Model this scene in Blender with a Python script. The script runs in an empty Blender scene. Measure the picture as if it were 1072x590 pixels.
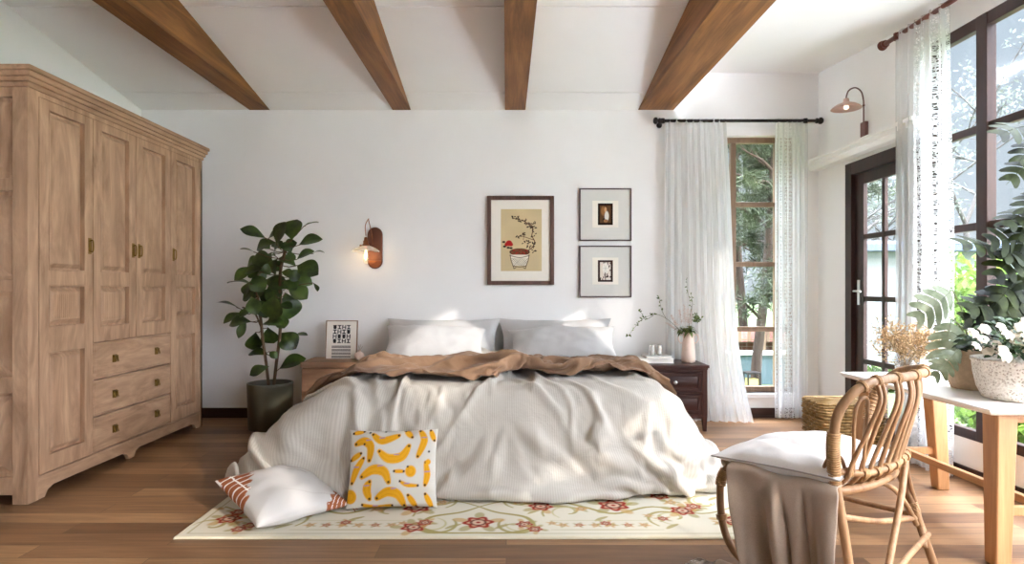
import bpy, bmesh, math, random
import numpy as np
from mathutils import Vector, Matrix, Euler, noise
R = random.Random(7)
SC = bpy.context.scene
COL = SC.collection
PI = math.pi
CAMZ, FOC, CX, CY = 1.17, 650.0, 530.0, 302.0
def W(px, py, Y):
    return Vector(((px - CX) * Y / FOC, Y, CAMZ + (CY - py) * Y / FOC))
def lerp(a, b, t): return a + (b - a) * t
def clamp(t, a=0.0, b=1.0): return max(a, min(b, t))
def sstep(a, b, t):
    t = clamp((t - a) / (b - a)); return t * t * (3 - 2 * t)
def s2l(c):
    c = c / 255.0
    return c / 12.92 if c <= .04045 else ((c + .055) / 1.055) ** 2.4
def C(r, g, b): return (s2l(r), s2l(g), s2l(b), 1.0)

# ---------------------------------------------------------------- materials
class NT:
    def __init__(s, name):
        s.m = bpy.data.materials.new(name); s.m.use_nodes = True
        s.t = s.m.node_tree; s.b = s.t.nodes['Principled BSDF']; s.out = s.t.nodes['Material Output']
    def n(s, typ, **kw):
        x = s.t.nodes.new(typ)
        for k, v in kw.items(): setattr(x, k, v)
        return x
    def l(s, a, b): s.t.links.new(a, b)
    def coord(s, scale=(1, 1, 1), kind='Object', rot=(0, 0, 0)):
        tc = s.n('ShaderNodeTexCoord'); mp = s.n('ShaderNodeMapping')
        mp.inputs['Scale'].default_value = scale; mp.inputs['Rotation'].default_value = rot
        s.l(tc.outputs[kind], mp.inputs['Vector']); return mp.outputs['Vector']
    def noise(s, vec, scale, detail=4, rough=.55, dist=0):
        x = s.n('ShaderNodeTexNoise'); x.inputs['Scale'].default_value = scale
        x.inputs['Detail'].default_value = detail; x.inputs['Roughness'].default_value = rough
        x.inputs['Distortion'].default_value = dist; s.l(vec, x.inputs['Vector']); return x.outputs['Fac']
    def ramp(s, fac, stops):
        x = s.n('ShaderNodeValToRGB'); e = x.color_ramp.elements
        while len(e) < len(stops): e.new(.5)
        for q, (p, c) in zip(e, stops): q.position = p; q.color = c
        s.l(fac, x.inputs['Fac']); return x.outputs['Color']
    def mix(s, a, b, fac=.5, blend='MIX'):
        x = s.n('ShaderNodeMix', data_type='RGBA', blend_type=blend)
        for v, i in ((fac, 0), (a, 6), (b, 7)):
            if hasattr(v, 'is_linked') or hasattr(v, 'links'): s.l(v, x.inputs[i])
            else: x.inputs[i].default_value = v
        return x.outputs[2]
    def math(s, op, a, b=0.0):
        x = s.n('ShaderNodeMath', operation=op)
        for v, i in ((a, 0), (b, 1)):
            if hasattr(v, 'links'): s.l(v, x.inputs[i])
            else: x.inputs[i].default_value = v
        return x.outputs[0]
    def bump(s, h, strength=.2, dist=.01):
        x = s.n('ShaderNodeBump'); x.inputs['Strength'].default_value = strength
        x.inputs['Distance'].default_value = dist; s.l(h, x.inputs['Height'])
        s.l(x.outputs['Normal'], s.b.inputs['Normal'])
    def base(s, c):
        if hasattr(c, 'links'): s.l(c, s.b.inputs['Base Color'])
        else: s.b.inputs['Base Color'].default_value = c
    def set(s, **kw):
        for k, v in kw.items(): s.b.inputs[k.replace('_', ' ')].default_value = v
def sc4(c, f): return (min(1, c[0] * f), min(1, c[1] * f), min(1, c[2] * f), 1)
def plain(name, c, rough=.6, metal=0, var=.06, nscale=30, bump=.1, bd=.002, spec=.5):
    t = NT(name); v = t.coord()
    f = t.noise(v, nscale, 5)
    t.base(t.ramp(f, [(.3, sc4(c, 1 - var)), (.7, sc4(c, 1 + var))]))
    t.set(Roughness=rough, Metallic=metal); t.b.inputs['Specular IOR Level'].default_value = spec
    if bump: t.bump(f, bump, bd)
    return t.m
def wood(name, c1, c2, axis='Z', across=16, along=1.1, rough=.5, dist=.9, fine=.35, bump=.12, spec=.35):
    t = NT(name)
    sc = [across] * 3; sc['XYZ'.index(axis)] = along
    v = t.coord(tuple(sc))
    f = t.noise(v, 1.0, 6, .6, dist)
    sc2 = [across * 7] * 3; sc2['XYZ'.index(axis)] = along * 3
    g = t.noise(t.coord(tuple(sc2)), 1.0, 3, .6, .2)
    big = t.noise(t.coord((1.3, 1.3, 1.3)), 1.0, 2)
    col = t.ramp(f, [(.28, c1), (.5, sc4(tuple((a + b) / 2 for a, b in zip(c1, c2)), 1)), (.72, c2)])
    col = t.mix(col, t.ramp(g, [(.35, (.62, .6, .58, 1)), (.6, (1, 1, 1, 1))]), fine, 'MULTIPLY')
    col = t.mix(col, t.ramp(big, [(.35, (.82, .8, .78, 1)), (.65, (1, 1, 1, 1))]), .6, 'MULTIPLY')
    t.base(col); t.set(Roughness=rough); t.b.inputs['Specular IOR Level'].default_value = spec
    t.bump(g, bump, .002); return t.m
def fabric(name, c, c2=None, rib=0, ribscale=1, rough=.9, wr=.25, wrs=9, uvk='UV', weave=.25, fac=1.0):
    t = NT(name); uv = t.coord((1, 1, 1), uvk)
    o = t.coord()
    w1 = t.noise(o, wrs, 4, .6, .6)
    fine = t.noise(o, 420, 2)
    c2 = c2 or sc4(c, .86)
    h = t.math('ADD', t.math('MULTIPLY', w1, wr), t.math('MULTIPLY', fine, weave * .12))
    if rib:
        x = t.n('ShaderNodeTexWave', wave_type='BANDS', bands_direction='X'); x.inputs['Scale'].default_value = ribscale
        x.inputs['Distortion'].default_value = .4; x.inputs['Detail'].default_value = 1
        t.l(uv, x.inputs['Vector'])
        col = t.mix(c2, c, x.outputs['Fac']); h = t.math('ADD', h, t.math('MULTIPLY', x.outputs['Fac'], rib))
    else: col = t.ramp(fine, [(.3, c2), (.7, c)])
    t.base(col); t.set(Roughness=rough); t.b.inputs['Specular IOR Level'].default_value = .15
    t.b.inputs['Sheen Weight'].default_value = .15
    t.bump(h, .5, .012); return t.m
def attr_mat(name, rough=.85, bump=.15, spec=.2, wr=.0):
    t = NT(name); a = t.n('ShaderNodeVertexColor', layer_name='Col')
    t.base(a.outputs['Color']); t.set(Roughness=rough); t.b.inputs['Specular IOR Level'].default_value = spec
    o = t.coord(); f = t.noise(o, 350, 2)
    if wr: f = t.math('ADD', t.math('MULTIPLY', f, .2), t.math('MULTIPLY', t.noise(o, 11, 3, .6, .5), wr))
    t.bump(f, bump, .004); return t.m
def glass(name, tint=(1, 1, 1, 1), refl=.06, milk=0.0):
    t = NT(name); tr = t.n('ShaderNodeBsdfTransparent'); tr.inputs[0].default_value = tint
    gl = t.n('ShaderNodeBsdfGlossy'); gl.inputs['Roughness'].default_value = .02
    fr = t.n('ShaderNodeLayerWeight'); fr.inputs[0].default_value = .5
    m = t.n('ShaderNodeMixShader'); t.l(t.math('ADD', t.math('MULTIPLY', t.math('POWER', fr.outputs['Facing'], 4.0), .5), .03), m.inputs[0])
    t.l(tr.outputs[0], m.inputs[1]); t.l(gl.outputs[0], m.inputs[2]); o = m.outputs[0]
    if milk:
        d = t.n('ShaderNodeBsdfDiffuse'); d.inputs[0].default_value = (.85, .85, .85, 1)
        m2 = t.n('ShaderNodeMixShader'); m2.inputs[0].default_value = milk
        t.l(o, m2.inputs[1]); t.l(d.outputs[0], m2.inputs[2]); o = m2.outputs[0]
    t.l(o, t.out.inputs[0]); return t.m
def sheer(name, opac=.72, lace=None, c=(.9, .9, .89, 1), trans=.55):
    t = NT(name)
    d = t.n('ShaderNodeBsdfDiffuse'); d.inputs[0].default_value = c
    tl = t.n('ShaderNodeBsdfTranslucent'); tl.inputs[0].default_value = c
    m = t.n('ShaderNodeMixShader'); m.inputs[0].default_value = trans
    t.l(d.outputs[0], m.inputs[1]); t.l(tl.outputs[0], m.inputs[2])
    tr = t.n('ShaderNodeBsdfTransparent')
    m2 = t.n('ShaderNodeMixShader'); t.l(tr.outputs[0], m2.inputs[1]); t.l(m.outputs[0], m2.inputs[2])
    uv = t.coord((1, 1, 1), 'UV')
    if lace:
        # lace[0:2] = u range that carries the openwork pattern, lace[2] = cell scale, lace[3] = closed share
        sep = t.n('ShaderNodeSeparateXYZ'); t.l(uv, sep.inputs[0]); u = sep.outputs[0]; v = sep.outputs[1]
        vo = t.n('ShaderNodeTexVoronoi', feature='DISTANCE_TO_EDGE'); vo.inputs['Scale'].default_value = lace[2]
        t.l(uv, vo.inputs['Vector'])
        hole = t.math('GREATER_THAN', vo.outputs['Distance'], .13)
        wv = t.math('SINE', t.math('MULTIPLY', u, lace[4])); band = t.math('GREATER_THAN', wv, lace[3])
        inr = t.math('MULTIPLY', t.math('GREATER_THAN', u, lace[0]), t.math('LESS_THAN', u, lace[1]))
        row = t.math('GREATER_THAN', t.math('SINE', t.math('MULTIPLY', v, 55.0)), -.75)
        k = t.math('MULTIPLY', t.math('MULTIPLY', hole, band), t.math('MULTIPLY', inr, row))
        fac = t.math('SUBTRACT', opac, t.math('MULTIPLY', k, opac * lace[5])); t.l(fac, m2.inputs[0])
    else:
        f = t.noise(t.coord((60, 60, 4), 'Object'), 1, 2)
        t.l(t.math('ADD', opac - .1, t.math('MULTIPLY', f, .2)), m2.inputs[0])
    t.l(m2.outputs[0], t.out.inputs[0]); return t.m
def emis(name, c, s):
    t = NT(name); t.set(Emission_Strength=s); t.b.inputs['Emission Color'].default_value = c; t.base(c); return t.m
def leafmat(name, c1, c2, rough=.45, trans=.0, spec=.4, scale=6):
    t = NT(name); f = t.noise(t.coord(), scale, 3)
    col = t.ramp(f, [(.35, c1), (.65, c2)]); t.base(col); t.set(Roughness=rough)
    t.b.inputs['Specular IOR Level'].default_value = spec
    if trans:
        tl = t.n('ShaderNodeBsdfTranslucent'); t.l(col, tl.inputs[0])
        m = t.n('ShaderNodeMixShader'); m.inputs[0].default_value = trans
        t.l(t.b.outputs[0], m.inputs[1]); t.l(tl.outputs[0], m.inputs[2]); t.l(m.outputs[0], t.out.inputs[0])
    return t.m

# ---------------------------------------------------------------- mesh builder
def catmull(pts, sub=4, closed=False):
    P = [Vector(p) for p in pts]; n = len(P); out = []
    rng = range(n if closed else n - 1)
    for i in rng:
        g = (lambda k: P[k % n]) if closed else (lambda k: P[max(0, min(n - 1, k))])
        p0, p1, p2, p3 = g(i - 1), g(i), g(i + 1), g(i + 2)
        for k in range(sub):
            t = k / sub
            out.append(.5 * (2 * p1 + (p2 - p0) * t + (2 * p0 - 5 * p1 + 4 * p2 - p3) * t * t + (3 * p1 - p0 - 3 * p2 + p3) * t ** 3))
    if not closed: out.append(P[-1])
    return out
class MB:
    def __init__(s): s.v = []; s.f = []; s.uv = {}
    def add(s, vs, fs):
        o = len(s.v); s.v += [tuple(p) for p in vs]; s.f += [tuple(i + o for i in f) for f in fs]; return s
    def box(s, x0, y0, z0, x1, y1, z1):
        x0, x1 = min(x0, x1), max(x0, x1); y0, y1 = min(y0, y1), max(y0, y1); z0, z1 = min(z0, z1), max(z0, z1)
        return s.add([(x0, y0, z0), (x1, y0, z0), (x1, y1, z0), (x0, y1, z0), (x0, y0, z1), (x1, y0, z1), (x1, y1, z1), (x0, y1, z1)],
                     [(3, 2, 1, 0), (4, 5, 6, 7), (0, 1, 5, 4), (1, 2, 6, 5), (2, 3, 7, 6), (3, 0, 4, 7)])
    def hexa(s, b, t):          # bottom ring of 4, top ring of 4
        return s.add(list(b) + list(t), [(3, 2, 1, 0), (4, 5, 6, 7), (0, 1, 5, 4), (1, 2, 6, 5), (2, 3, 7, 6), (3, 0, 4, 7)])
    def bar(s, a, b, w, h, up=(0, 0, 1)):
        a, b = Vector(a), Vector(b); d = (b - a).normalized(); u = Vector(up)
        if abs(d.dot(u)) > .95: u = Vector((0, 1, 0))
        x = d.cross(u).normalized(); y = x.cross(d).normalized()
        x *= w / 2; y *= h / 2
        return s.hexa([a - x - y, a + x - y, a + x + y, a - x + y], [b - x - y, b + x - y, b + x + y, b - x + y])
    def prism(s, poly, axis, a, b):
        # poly in the plane of the two other axes (in axis order), extruded along axis from a to b
        n = len(poly)
        def P(p, d):
            q = [0, 0, 0]; k = 'XYZ'.index(axis); o = [i for i in range(3) if i != k]
            q[k] = d; q[o[0]] = p[0]; q[o[1]] = p[1]; return tuple(q)
        vs = [P(p, a) for p in poly] + [P(p, b) for p in poly]
        fs = [tuple(range(n))[::-1], tuple(range(n, 2 * n))] + [(i, (i + 1) % n, n + (i + 1) % n, n + i) for i in range(n)]
        return s.add(vs, fs)
    def tube(s, pts, r, seg=8, cap=True, closed=False):
        P = [Vector(p) for p in pts]; n = len(P)
        rr = r if isinstance(r, (list, tuple)) else [r] * n
        d0 = (P[1] - P[0]).normalized()
        up = Vector((0, 0, 1)) if abs(d0.z) < .9 else Vector((1, 0, 0))
        x = d0.cross(up).normalized(); vs = []; fs = []
        for i in range(n):
            if closed: d = P[(i + 1) % n] - P[i - 1]
            else: d = P[min(n - 1, i + 1)] - P[max(0, i - 1)]
            d = d.normalized() if d.length > 1e-9 else d0
            x = (x - d * x.dot(d)); x = x.normalized() if x.length > 1e-6 else d.orthogonal().normalized()
            y = d.cross(x)
            for k in range(seg):
                a = 2 * PI * k / seg; vs.append(P[i] + (x * math.cos(a) + y * math.sin(a)) * rr[i])
        m = n if closed else n - 1
        for i in range(m):
            j = (i + 1) % n
            for k in range(seg):
                fs.append((i * seg + k, i * seg + (k + 1) % seg, j * seg + (k + 1) % seg, j * seg + k))
        if cap and not closed:
            fs.append(tuple(range(seg))[::-1]); fs.append(tuple(range((n - 1) * seg, n * seg)))
        return s.add(vs, fs)
    def lathe(s, prof, c=(0, 0, 0), seg=24, axis='Z', cap=False, rip=None):
        vs = []; fs = []; n = len(prof); c = Vector(c)
        for i, (r, z) in enumerate(prof):
            for k in range(seg):
                a = 2 * PI * k / seg; q = r if not rip else rip(r, a, z)
                p = (q * math.cos(a), q * math.sin(a), z)
                if axis == 'Y': p = (p[0], p[2], p[1])
                if axis == 'X': p = (p[2], p[0], p[1])
                vs.append(c + Vector(p))
        for i in range(n - 1):
            for k in range(seg):
                fs.append((i * seg + k, i * seg + (k + 1) % seg, (i + 1) * seg + (k + 1) % seg, (i + 1) * seg + k))
        if cap:
            fs.append(tuple(range(seg))[::-1]); fs.append(tuple(range((n - 1) * seg, n * seg)))
        return s.add(vs, fs)
    def ball(s, c, r, seg=12, rings=8, sq=(1, 1, 1)):
        prof = [(max(1e-4, math.sin(PI * i / rings)), -math.cos(PI * i / rings)) for i in range(rings + 1)]
        o = len(s.v); s.lathe(prof, (0, 0, 0), seg)
        for i in range(o, len(s.v)):
            p = s.v[i]; s.v[i] = (c[0] + p[0] * r * sq[0], c[1] + p[1] * r * sq[1], c[2] + p[2] * r * sq[2])
        return s
    def grid(s, fn, nu, nv, uvfn=None, closeu=False):
        o = len(s.v)
        for j in range(nv):
            for i in range(nu):
                u = i / (nu if closeu else nu - 1); v = j / (nv - 1)
                s.v.append(tuple(fn(u, v))); s.uv[len(s.v) - 1] = uvfn(u, v) if uvfn else (u, v)
        for j in range(nv - 1):
            for i in range(nu if closeu else nu - 1):
                k = (i + 1) % nu
                s.f.append((o + j * nu + i, o + j * nu + k, o + (j + 1) * nu + k, o + (j + 1) * nu + i))
        return s
    def rot(s, M, start=0):
        for i in range(start, len(s.v)): s.v[i] = tuple(M @ Vector(s.v[i]))
        return s
    def build(s, name, mat, parent=None, origin=None, smooth=False, bevel=0, sub=0, solid=0, cols=None, seg=2):
        if origin is None: origin = Vector(parent['_o']) if parent is not None and '_o' in parent else Vector((0, 0, 0))
        o = Vector(origin)
        me = bpy.data.meshes.new(name)
        me.from_pydata([(p[0] - o.x, p[1] - o.y, p[2] - o.z) for p in s.v], [], s.f)
        if s.uv:
            ul = me.uv_layers.new(name='UVMap')
            li = np.empty(len(me.loops), 'i'); me.loops.foreach_get('vertex_index', li)
            arr = np.zeros((len(s.v), 2), 'f')
            for k, q in s.uv.items(): arr[k] = q
            ul.data.foreach_set('uv', arr[li].ravel())
        if cols is not None:
            a = me.color_attributes.new('Col', 'FLOAT_COLOR', 'POINT')
            cc = np.ones((len(s.v), 4), 'f'); cc[:, :3] = cols; a.data.foreach_set('color', cc.ravel())
        if mat: me.materials.append(mat)
        if not s.uv and not smooth:
            bm = bmesh.new(); bm.from_mesh(me); bmesh.ops.recalc_face_normals(bm, faces=bm.faces); bm.to_mesh(me); bm.free()
        if smooth: me.shade_smooth()
        ob = bpy.data.objects.new(name, me); COL.objects.link(ob)
        if parent is not None: ob.parent = parent; ob['_o'] = tuple(o) if '_o' in parent else (0, 0, 0)
        else: ob.location = o; ob['_o'] = tuple(o)
        if solid:
            q = ob.modifiers.new('Solidify', 'SOLIDIFY'); q.thickness = solid; q.offset = 0
        if bevel:
            q = ob.modifiers.new('Bevel', 'BEVEL'); q.width = bevel; q.segments = seg; q.limit_method = 'ANGLE'; q.angle_limit = .6
            if not smooth: me.shade_smooth(); q.harden_normals = True
        if sub:
            q = ob.modifiers.new('Subdivision', 'SUBSURF'); q.levels = sub; q.render_levels = sub
        return ob
def tag(o, label=None, cat=None, group=None, kind=None):
    if label: o['label'] = label
    if cat: o['category'] = cat
    if group: o['group'] = group
    if kind: o['kind'] = kind
    return o
def thing(name, label, cat, loc, group=None, rot=None):
    o = bpy.data.objects.new(name, None); COL.objects.link(o); o.location = loc; o.empty_display_size = .1
    o['_o'] = tuple(loc) if rot is None else (0.0, 0.0, 0.0)
    if rot is not None: o.rotation_euler = rot
    return tag(o, label, cat, group)
def struct(o): o['kind'] = 'structure'; return o
def copytree(o, parent=None):
    c = o.copy(); COL.objects.link(c)
    if parent is not None: c.parent = parent
    for ch in list(o.children): copytree(ch, c)
    return c
# ---------------------------------------------------------------- palette
M = {}
M['wall'] = plain('wall_paint', C(243, 242, 240), .75, var=.012, nscale=3, bump=.04)
M['ceil'] = plain('ceiling_paint', C(246, 245, 243), .8, var=.012, nscale=3, bump=.03)
M['trimw'] = plain('white_trim', C(244, 243, 241), .5, var=.01, bump=.02)
M['darkbase'] = wood('dark_baseboard', C(48, 28, 22), C(72, 44, 33), 'X', rough=.5)
M['darkbaseY'] = wood('dark_baseboard_side', C(48, 28, 22), C(72, 44, 33), 'Y', rough=.5)
M['brown'] = wood('brown_frame', C(44, 24, 19), C(62, 36, 28), 'Z', rough=.45, fine=.2)
M['tan'] = wood('tan_frame', C(130, 104, 84), C(160, 132, 108), 'Z', rough=.5)
M['beam'] = wood('beam_wood', C(94, 58, 27), C(166, 112, 60), 'Y', 11, .8, .6, 1.0, .4)
M['ward'] = wood('wardrobe_oak', C(156, 121, 92), C(212, 174, 140), 'Z', 7.5, 1.7, .55, 1.5, .28)
M['wardY'] = wood('wardrobe_oak_side_grain', C(156, 121, 92), C(212, 174, 140), 'Y', 7.5, 1.7, .55, 1.5, .28)
M['brass'] = plain('aged_brass', C(138, 108, 52), .42, 1, .1, 60, 0)
M['glass'] = glass('window_glass')
M['steel'] = plain('satin_steel', C(205, 205, 205), .3, 1, .02, 20, 0)
M['iron'] = plain('black_iron', C(32, 27, 26), .45, .3, .05, 20, 0)
M['copper'] = plain('copper', C(150, 92, 62), .3, .9, .12, 12, 0)
def floor_mat():
    t = NT('oak_floor'); v = t.coord((1, 1, 1))
    br = t.n('ShaderNodeTexBrick'); br.offset = .37; br.offset_frequency = 2; br.squash = 1
    br.inputs['Scale'].default_value = 1.0; br.inputs['Brick Width'].default_value = 1.55; br.inputs['Row Height'].default_value = .135
    br.inputs['Mortar Size'].default_value = .0016; br.inputs['Mortar Smooth'].default_value = .1; br.inputs['Bias'].default_value = 0
    br.inputs['Color1'].default_value = (0, 0, 0, 1); br.inputs['Color2'].default_value = (1, 1, 1, 1); br.inputs['Mortar'].default_value = (.5, .5, .5, 1)
    t.l(v, br.inputs['Vector'])
    plank = t.ramp(br.outputs['Color'], [(.0, C(112, 80, 54)), (.5, C(138, 103, 72)), (1, C(168, 131, 95))])
    # per-plank shift of the grain
    sep = t.n('ShaderNodeSeparateXYZ'); t.l(v, sep.inputs[0])
    cmb = t.n('ShaderNodeCombineXYZ'); t.l(sep.outputs[0], cmb.inputs[0]); t.l(sep.outputs[1], cmb.inputs[1])
    t.l(t.math('MULTIPLY', br.outputs['Color'], 7.0), cmb.inputs[2])
    mp = t.n('ShaderNodeMapping'); mp.inputs['Scale'].default_value = (1.2, 17, 1); t.l(cmb.outputs[0], mp.inputs[0])
    g = t.noise(mp.outputs[0], 1.0, 6, .62, 1.4)
    mp2 = t.n('ShaderNodeMapping'); mp2.inputs['Scale'].default_value = (4, 120, 1); t.l(cmb.outputs[0], mp2.inputs[0])
    g2 = t.noise(mp2.outputs[0], 1.0, 3, .6)
    col = t.mix(plank, t.ramp(g, [(.3, (.58, .54, .5, 1)), (.6, (1.06, 1.04, 1.0, 1))]), .85, 'MULTIPLY')
    col = t.mix(col, t.ramp(g2, [(.35, (.75, .73, .7, 1)), (.6, (1, 1, 1, 1))]), .5, 'MULTIPLY')
    col = t.mix(col, (.05, .03, .02, 1), t.math('MULTIPLY', br.outputs['Fac'], .8))
    t.base(col); t.set(Roughness=.40); t.b.inputs['Specular IOR Level'].default_value = .36
    h = t.math('SUBTRACT', t.math('MULTIPLY', g2, .25), br.outputs['Fac']); t.bump(h, .25, .002)
    return t.m
M['floor'] = floor_mat()

# ---------------------------------------------------------------- camera, sun, sky
cam = bpy.data.cameras.new('camera'); co = bpy.data.objects.new('camera', cam); COL.objects.link(co)
co.location = (0, 0, CAMZ); co.rotation_euler = (PI / 2, 0, 0)
cam.sensor_width = 36; cam.lens = FOC / 1072 * 36; cam.shift_x = (536 - CX) / 1072; cam.shift_y = (CY - 295) / 1072
cam.clip_end = 300; SC.camera = co
SUN_DIR = Vector((-1, .95, -.52)).normalized()
sl = bpy.data.lights.new('sun', 'SUN'); sl.energy = SUN_E = 1.15; sl.angle = math.radians(1.2); sl.color = (1, .93, .84)
so = bpy.data.objects.new('sun', sl); COL.objects.link(so); so.location = (6, -4, 6)
so.rotation_euler = SUN_DIR.to_track_quat('-Z', 'Y').to_euler()
w = bpy.data.worlds.new('sky'); SC.world = w; w.use_nodes = True
nt = w.node_tree; bg = nt.nodes['Background']
def sky():
    tc = nt.nodes.new('ShaderNodeTexCoord'); sp = nt.nodes.new('ShaderNodeSeparateXYZ'); nt.links.new(tc.outputs['Generated'], sp.inputs[0])
    rz = nt.nodes.new('ShaderNodeValToRGB'); nt.links.new(sp.outputs[2], rz.inputs[0])
    e = rz.color_ramp.elements; e[0].position = .0; e[0].color = (.80, .91, 1.0, 1); e[1].position = .42; e[1].color = (.64, .81, .98, 1)
    q = e.new(.75); q.color = (.86, .945, 1.10, 1)
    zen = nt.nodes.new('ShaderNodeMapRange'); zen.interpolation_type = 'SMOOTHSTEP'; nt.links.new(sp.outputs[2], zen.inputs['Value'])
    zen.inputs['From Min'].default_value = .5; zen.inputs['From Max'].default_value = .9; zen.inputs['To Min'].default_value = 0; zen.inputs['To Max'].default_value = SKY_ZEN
    # bright hazy sky around the sun side, behind the camera
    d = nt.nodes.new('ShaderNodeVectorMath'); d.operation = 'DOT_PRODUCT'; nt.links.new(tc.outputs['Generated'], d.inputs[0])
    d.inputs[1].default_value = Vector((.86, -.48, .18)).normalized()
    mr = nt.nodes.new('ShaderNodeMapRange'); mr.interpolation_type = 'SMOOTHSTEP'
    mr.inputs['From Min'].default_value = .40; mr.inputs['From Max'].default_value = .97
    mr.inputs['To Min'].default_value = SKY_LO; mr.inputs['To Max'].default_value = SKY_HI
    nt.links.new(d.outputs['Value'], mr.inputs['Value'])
    mx = nt.nodes.new('ShaderNodeMix'); mx.data_type = 'RGBA'
    m01 = nt.nodes.new('ShaderNodeMapRange'); m01.inputs['From Min'].default_value = .3; m01.inputs['From Max'].default_value = .7
    nt.links.new(d.outputs['Value'], m01.inputs['Value']); nt.links.new(m01.outputs[0], mx.inputs[0])
    nt.links.new(rz.outputs[0], mx.inputs[6]); mx.inputs[7].default_value = (.88, .955, 1.10, 1)
    nt.links.new(mx.outputs[2], bg.inputs[0]); ad = nt.nodes.new('ShaderNodeMath'); ad.operation = 'ADD'; nt.links.new(mr.outputs[0], ad.inputs[0]); nt.links.new(zen.outputs[0], ad.inputs[1]); nt.links.new(ad.outputs[0], bg.inputs[1])
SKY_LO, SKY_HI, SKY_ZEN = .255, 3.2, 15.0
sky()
SC.view_settings.view_transform = 'Standard'; SC.view_settings.look = 'None'; SC.view_settings.gamma = 1
SC.view_settings.use_curve_mapping = False; SC.view_settings.exposure = 1.70
SC.cycles.use_denoising = True; SC.cycles.max_bounces = 10; SC.cycles.diffuse_bounces = 6; SC.cycles.transparent_max_bounces = 24
SC.cycles.sample_clamp_indirect = 6; SC.cycles.caustics_reflective = False; SC.cycles.caustics_refractive = False

# ---------------------------------------------------------------- room shell
XL, XR, YB = -3.32, 2.84, 5.65
ZC0 = 2.795
def zc(y): return ZC0 + .17 * (YB - y)
def zr(y): return 3.13 - .085 * min(YB - y, 1.9)
def wall_holes(mb, axis, a, b, r, holes):
    # slab between a and b on axis; r=(p0,q0,p1,q1) with rectangular holes
    ps = sorted({r[0], r[2]} | {h[0] for h in holes} | {h[2] for h in holes})
    qs = sorted({r[1], r[3]} | {h[1] for h in holes} | {h[3] for h in holes})
    for i in range(len(ps) - 1):
        for j in range(len(qs) - 1):
            pm, qm = (ps[i] + ps[i + 1]) / 2, (qs[j] + qs[j + 1]) / 2
            if any(h[0] < pm < h[2] and h[1] < qm < h[3] for h in holes): continue
            if axis == 'Y': mb.box(ps[i], a, qs[j], ps[i + 1], b, qs[j + 1])
            else: mb.box(a, ps[i], qs[j], b, ps[i + 1], qs[j + 1])
FRONT = -4.0
WB = (1.97, .22, 2.64, 2.56)              # back window x0,z0,x1,z1
DR = (4.24, 0.0, 5.17, 2.20)              # door y0,z0,y1,z1
WR = (.40, .25, 4.13, 2.80)               # big window
mb = MB(); wall_holes(mb, 'Y', YB, YB + .2, (XL - .2, -.1, XR + .2, 3.35), [WB]); struct(mb.build('wall_back', M['wall']))
mb = MB(); wall_holes(mb, 'X', XR, XR + .08, (FRONT, -.1, YB, 3.35), [DR, WR, (-3.6, .05, -.5, 2.8)]); struct(mb.build('wall_right', M['wall']))  # last hole: unseen opening behind the camera, added to let in daylight
mb = MB(); mb.box(XL - .2, FRONT, -.1, XL, YB, 4.7); struct(mb.build('wall_left', M['wall']))
mb = MB(); mb.box(XL - .2, FRONT - .15, -.1, XR + .2, FRONT, 4.9); struct(mb.build('wall_front', M['wall']))
mb = MB(); mb.box(XL - .2, FRONT, -.1, XR + .2, YB + .2, 0); struct(mb.build('floor', M['floor']))
mb = MB()
ts = [-.25, .324, 1.507, 2.69, 3.87, 5.05, 6.23, 7.41, 8.59, YB - FRONT]
for a, b in zip(ts[:-1], ts[1:]):
    y0, y1 = YB - a - (.007 if a > 0 else 0), YB - b + .007
    mb.hexa([(XL - .2, y0, zc(y0)), (1.36, y0, zc(y0)), (1.36, y1, zc(y1)), (XL - .2, y1, zc(y1))],
            [(XL - .2, y0, zc(y0) + .03), (1.36, y0, zc(y0) + .03), (1.36, y1, zc(y1) + .03), (XL - .2, y1, zc(y1) + .03)])
y0, y1 = YB + .2, FRONT
mb.hexa([(XL - .2, y0, zc(y0) + .031), (1.36, y0, zc(y0) + .031), (1.36, y1, zc(y1) + .031), (XL - .2, y1, zc(y1) + .031)],
        [(XL - .2, y0, zc(y0) + .15), (1.36, y0, zc(y0) + .15), (1.36, y1, zc(y1) + .15), (XL - .2, y1, zc(y1) + .15)])
struct(mb.build('ceiling', M['ceil']))
mb = MB(); ys = [YB + .2, YB, YB - 1.9, FRONT]
for y0, y1 in zip(ys[:-1], ys[1:]):
    a, b = zr(min(y0, YB)), zr(y1)
    mb.hexa([(1.36, y0, a), (XR + .2, y0, a), (XR + .2, y1, b), (1.36, y1, b)],
            [(1.36, y0, a + .5), (XR + .2, y0, a + .5), (XR + .2, y1, b + .5), (1.36, y1, b + .5)])
struct(mb.build('ceiling', M['ceil']))
mb = MB(); mb.box(1.365, FRONT, 2.99, 1.40, YB - 1.0, 4.6); struct(mb.build('trim_1', M['ceil']))
# unseen panels added outside the big window to block and shape the sun
mb = MB(); mb.box(4.5, -1.0, 2.4, 4.53, 1.0, 2.95).box(4.5, -6.5, -.4, 4.53, -1.0, 2.95).box(4.5, 1.0, 2.4, 4.53, 1.6, 3.7).box(4.5, 1.6, 3.02, 4.53, 2.72, 3.7)
for y in (-4.45, -2.3, -.15, 1.6): mb.box(4.44, y - .04, -.45, 4.495, y + .04, 3.7)
struct(mb.build('sun_blocker', M['trimw']))
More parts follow.
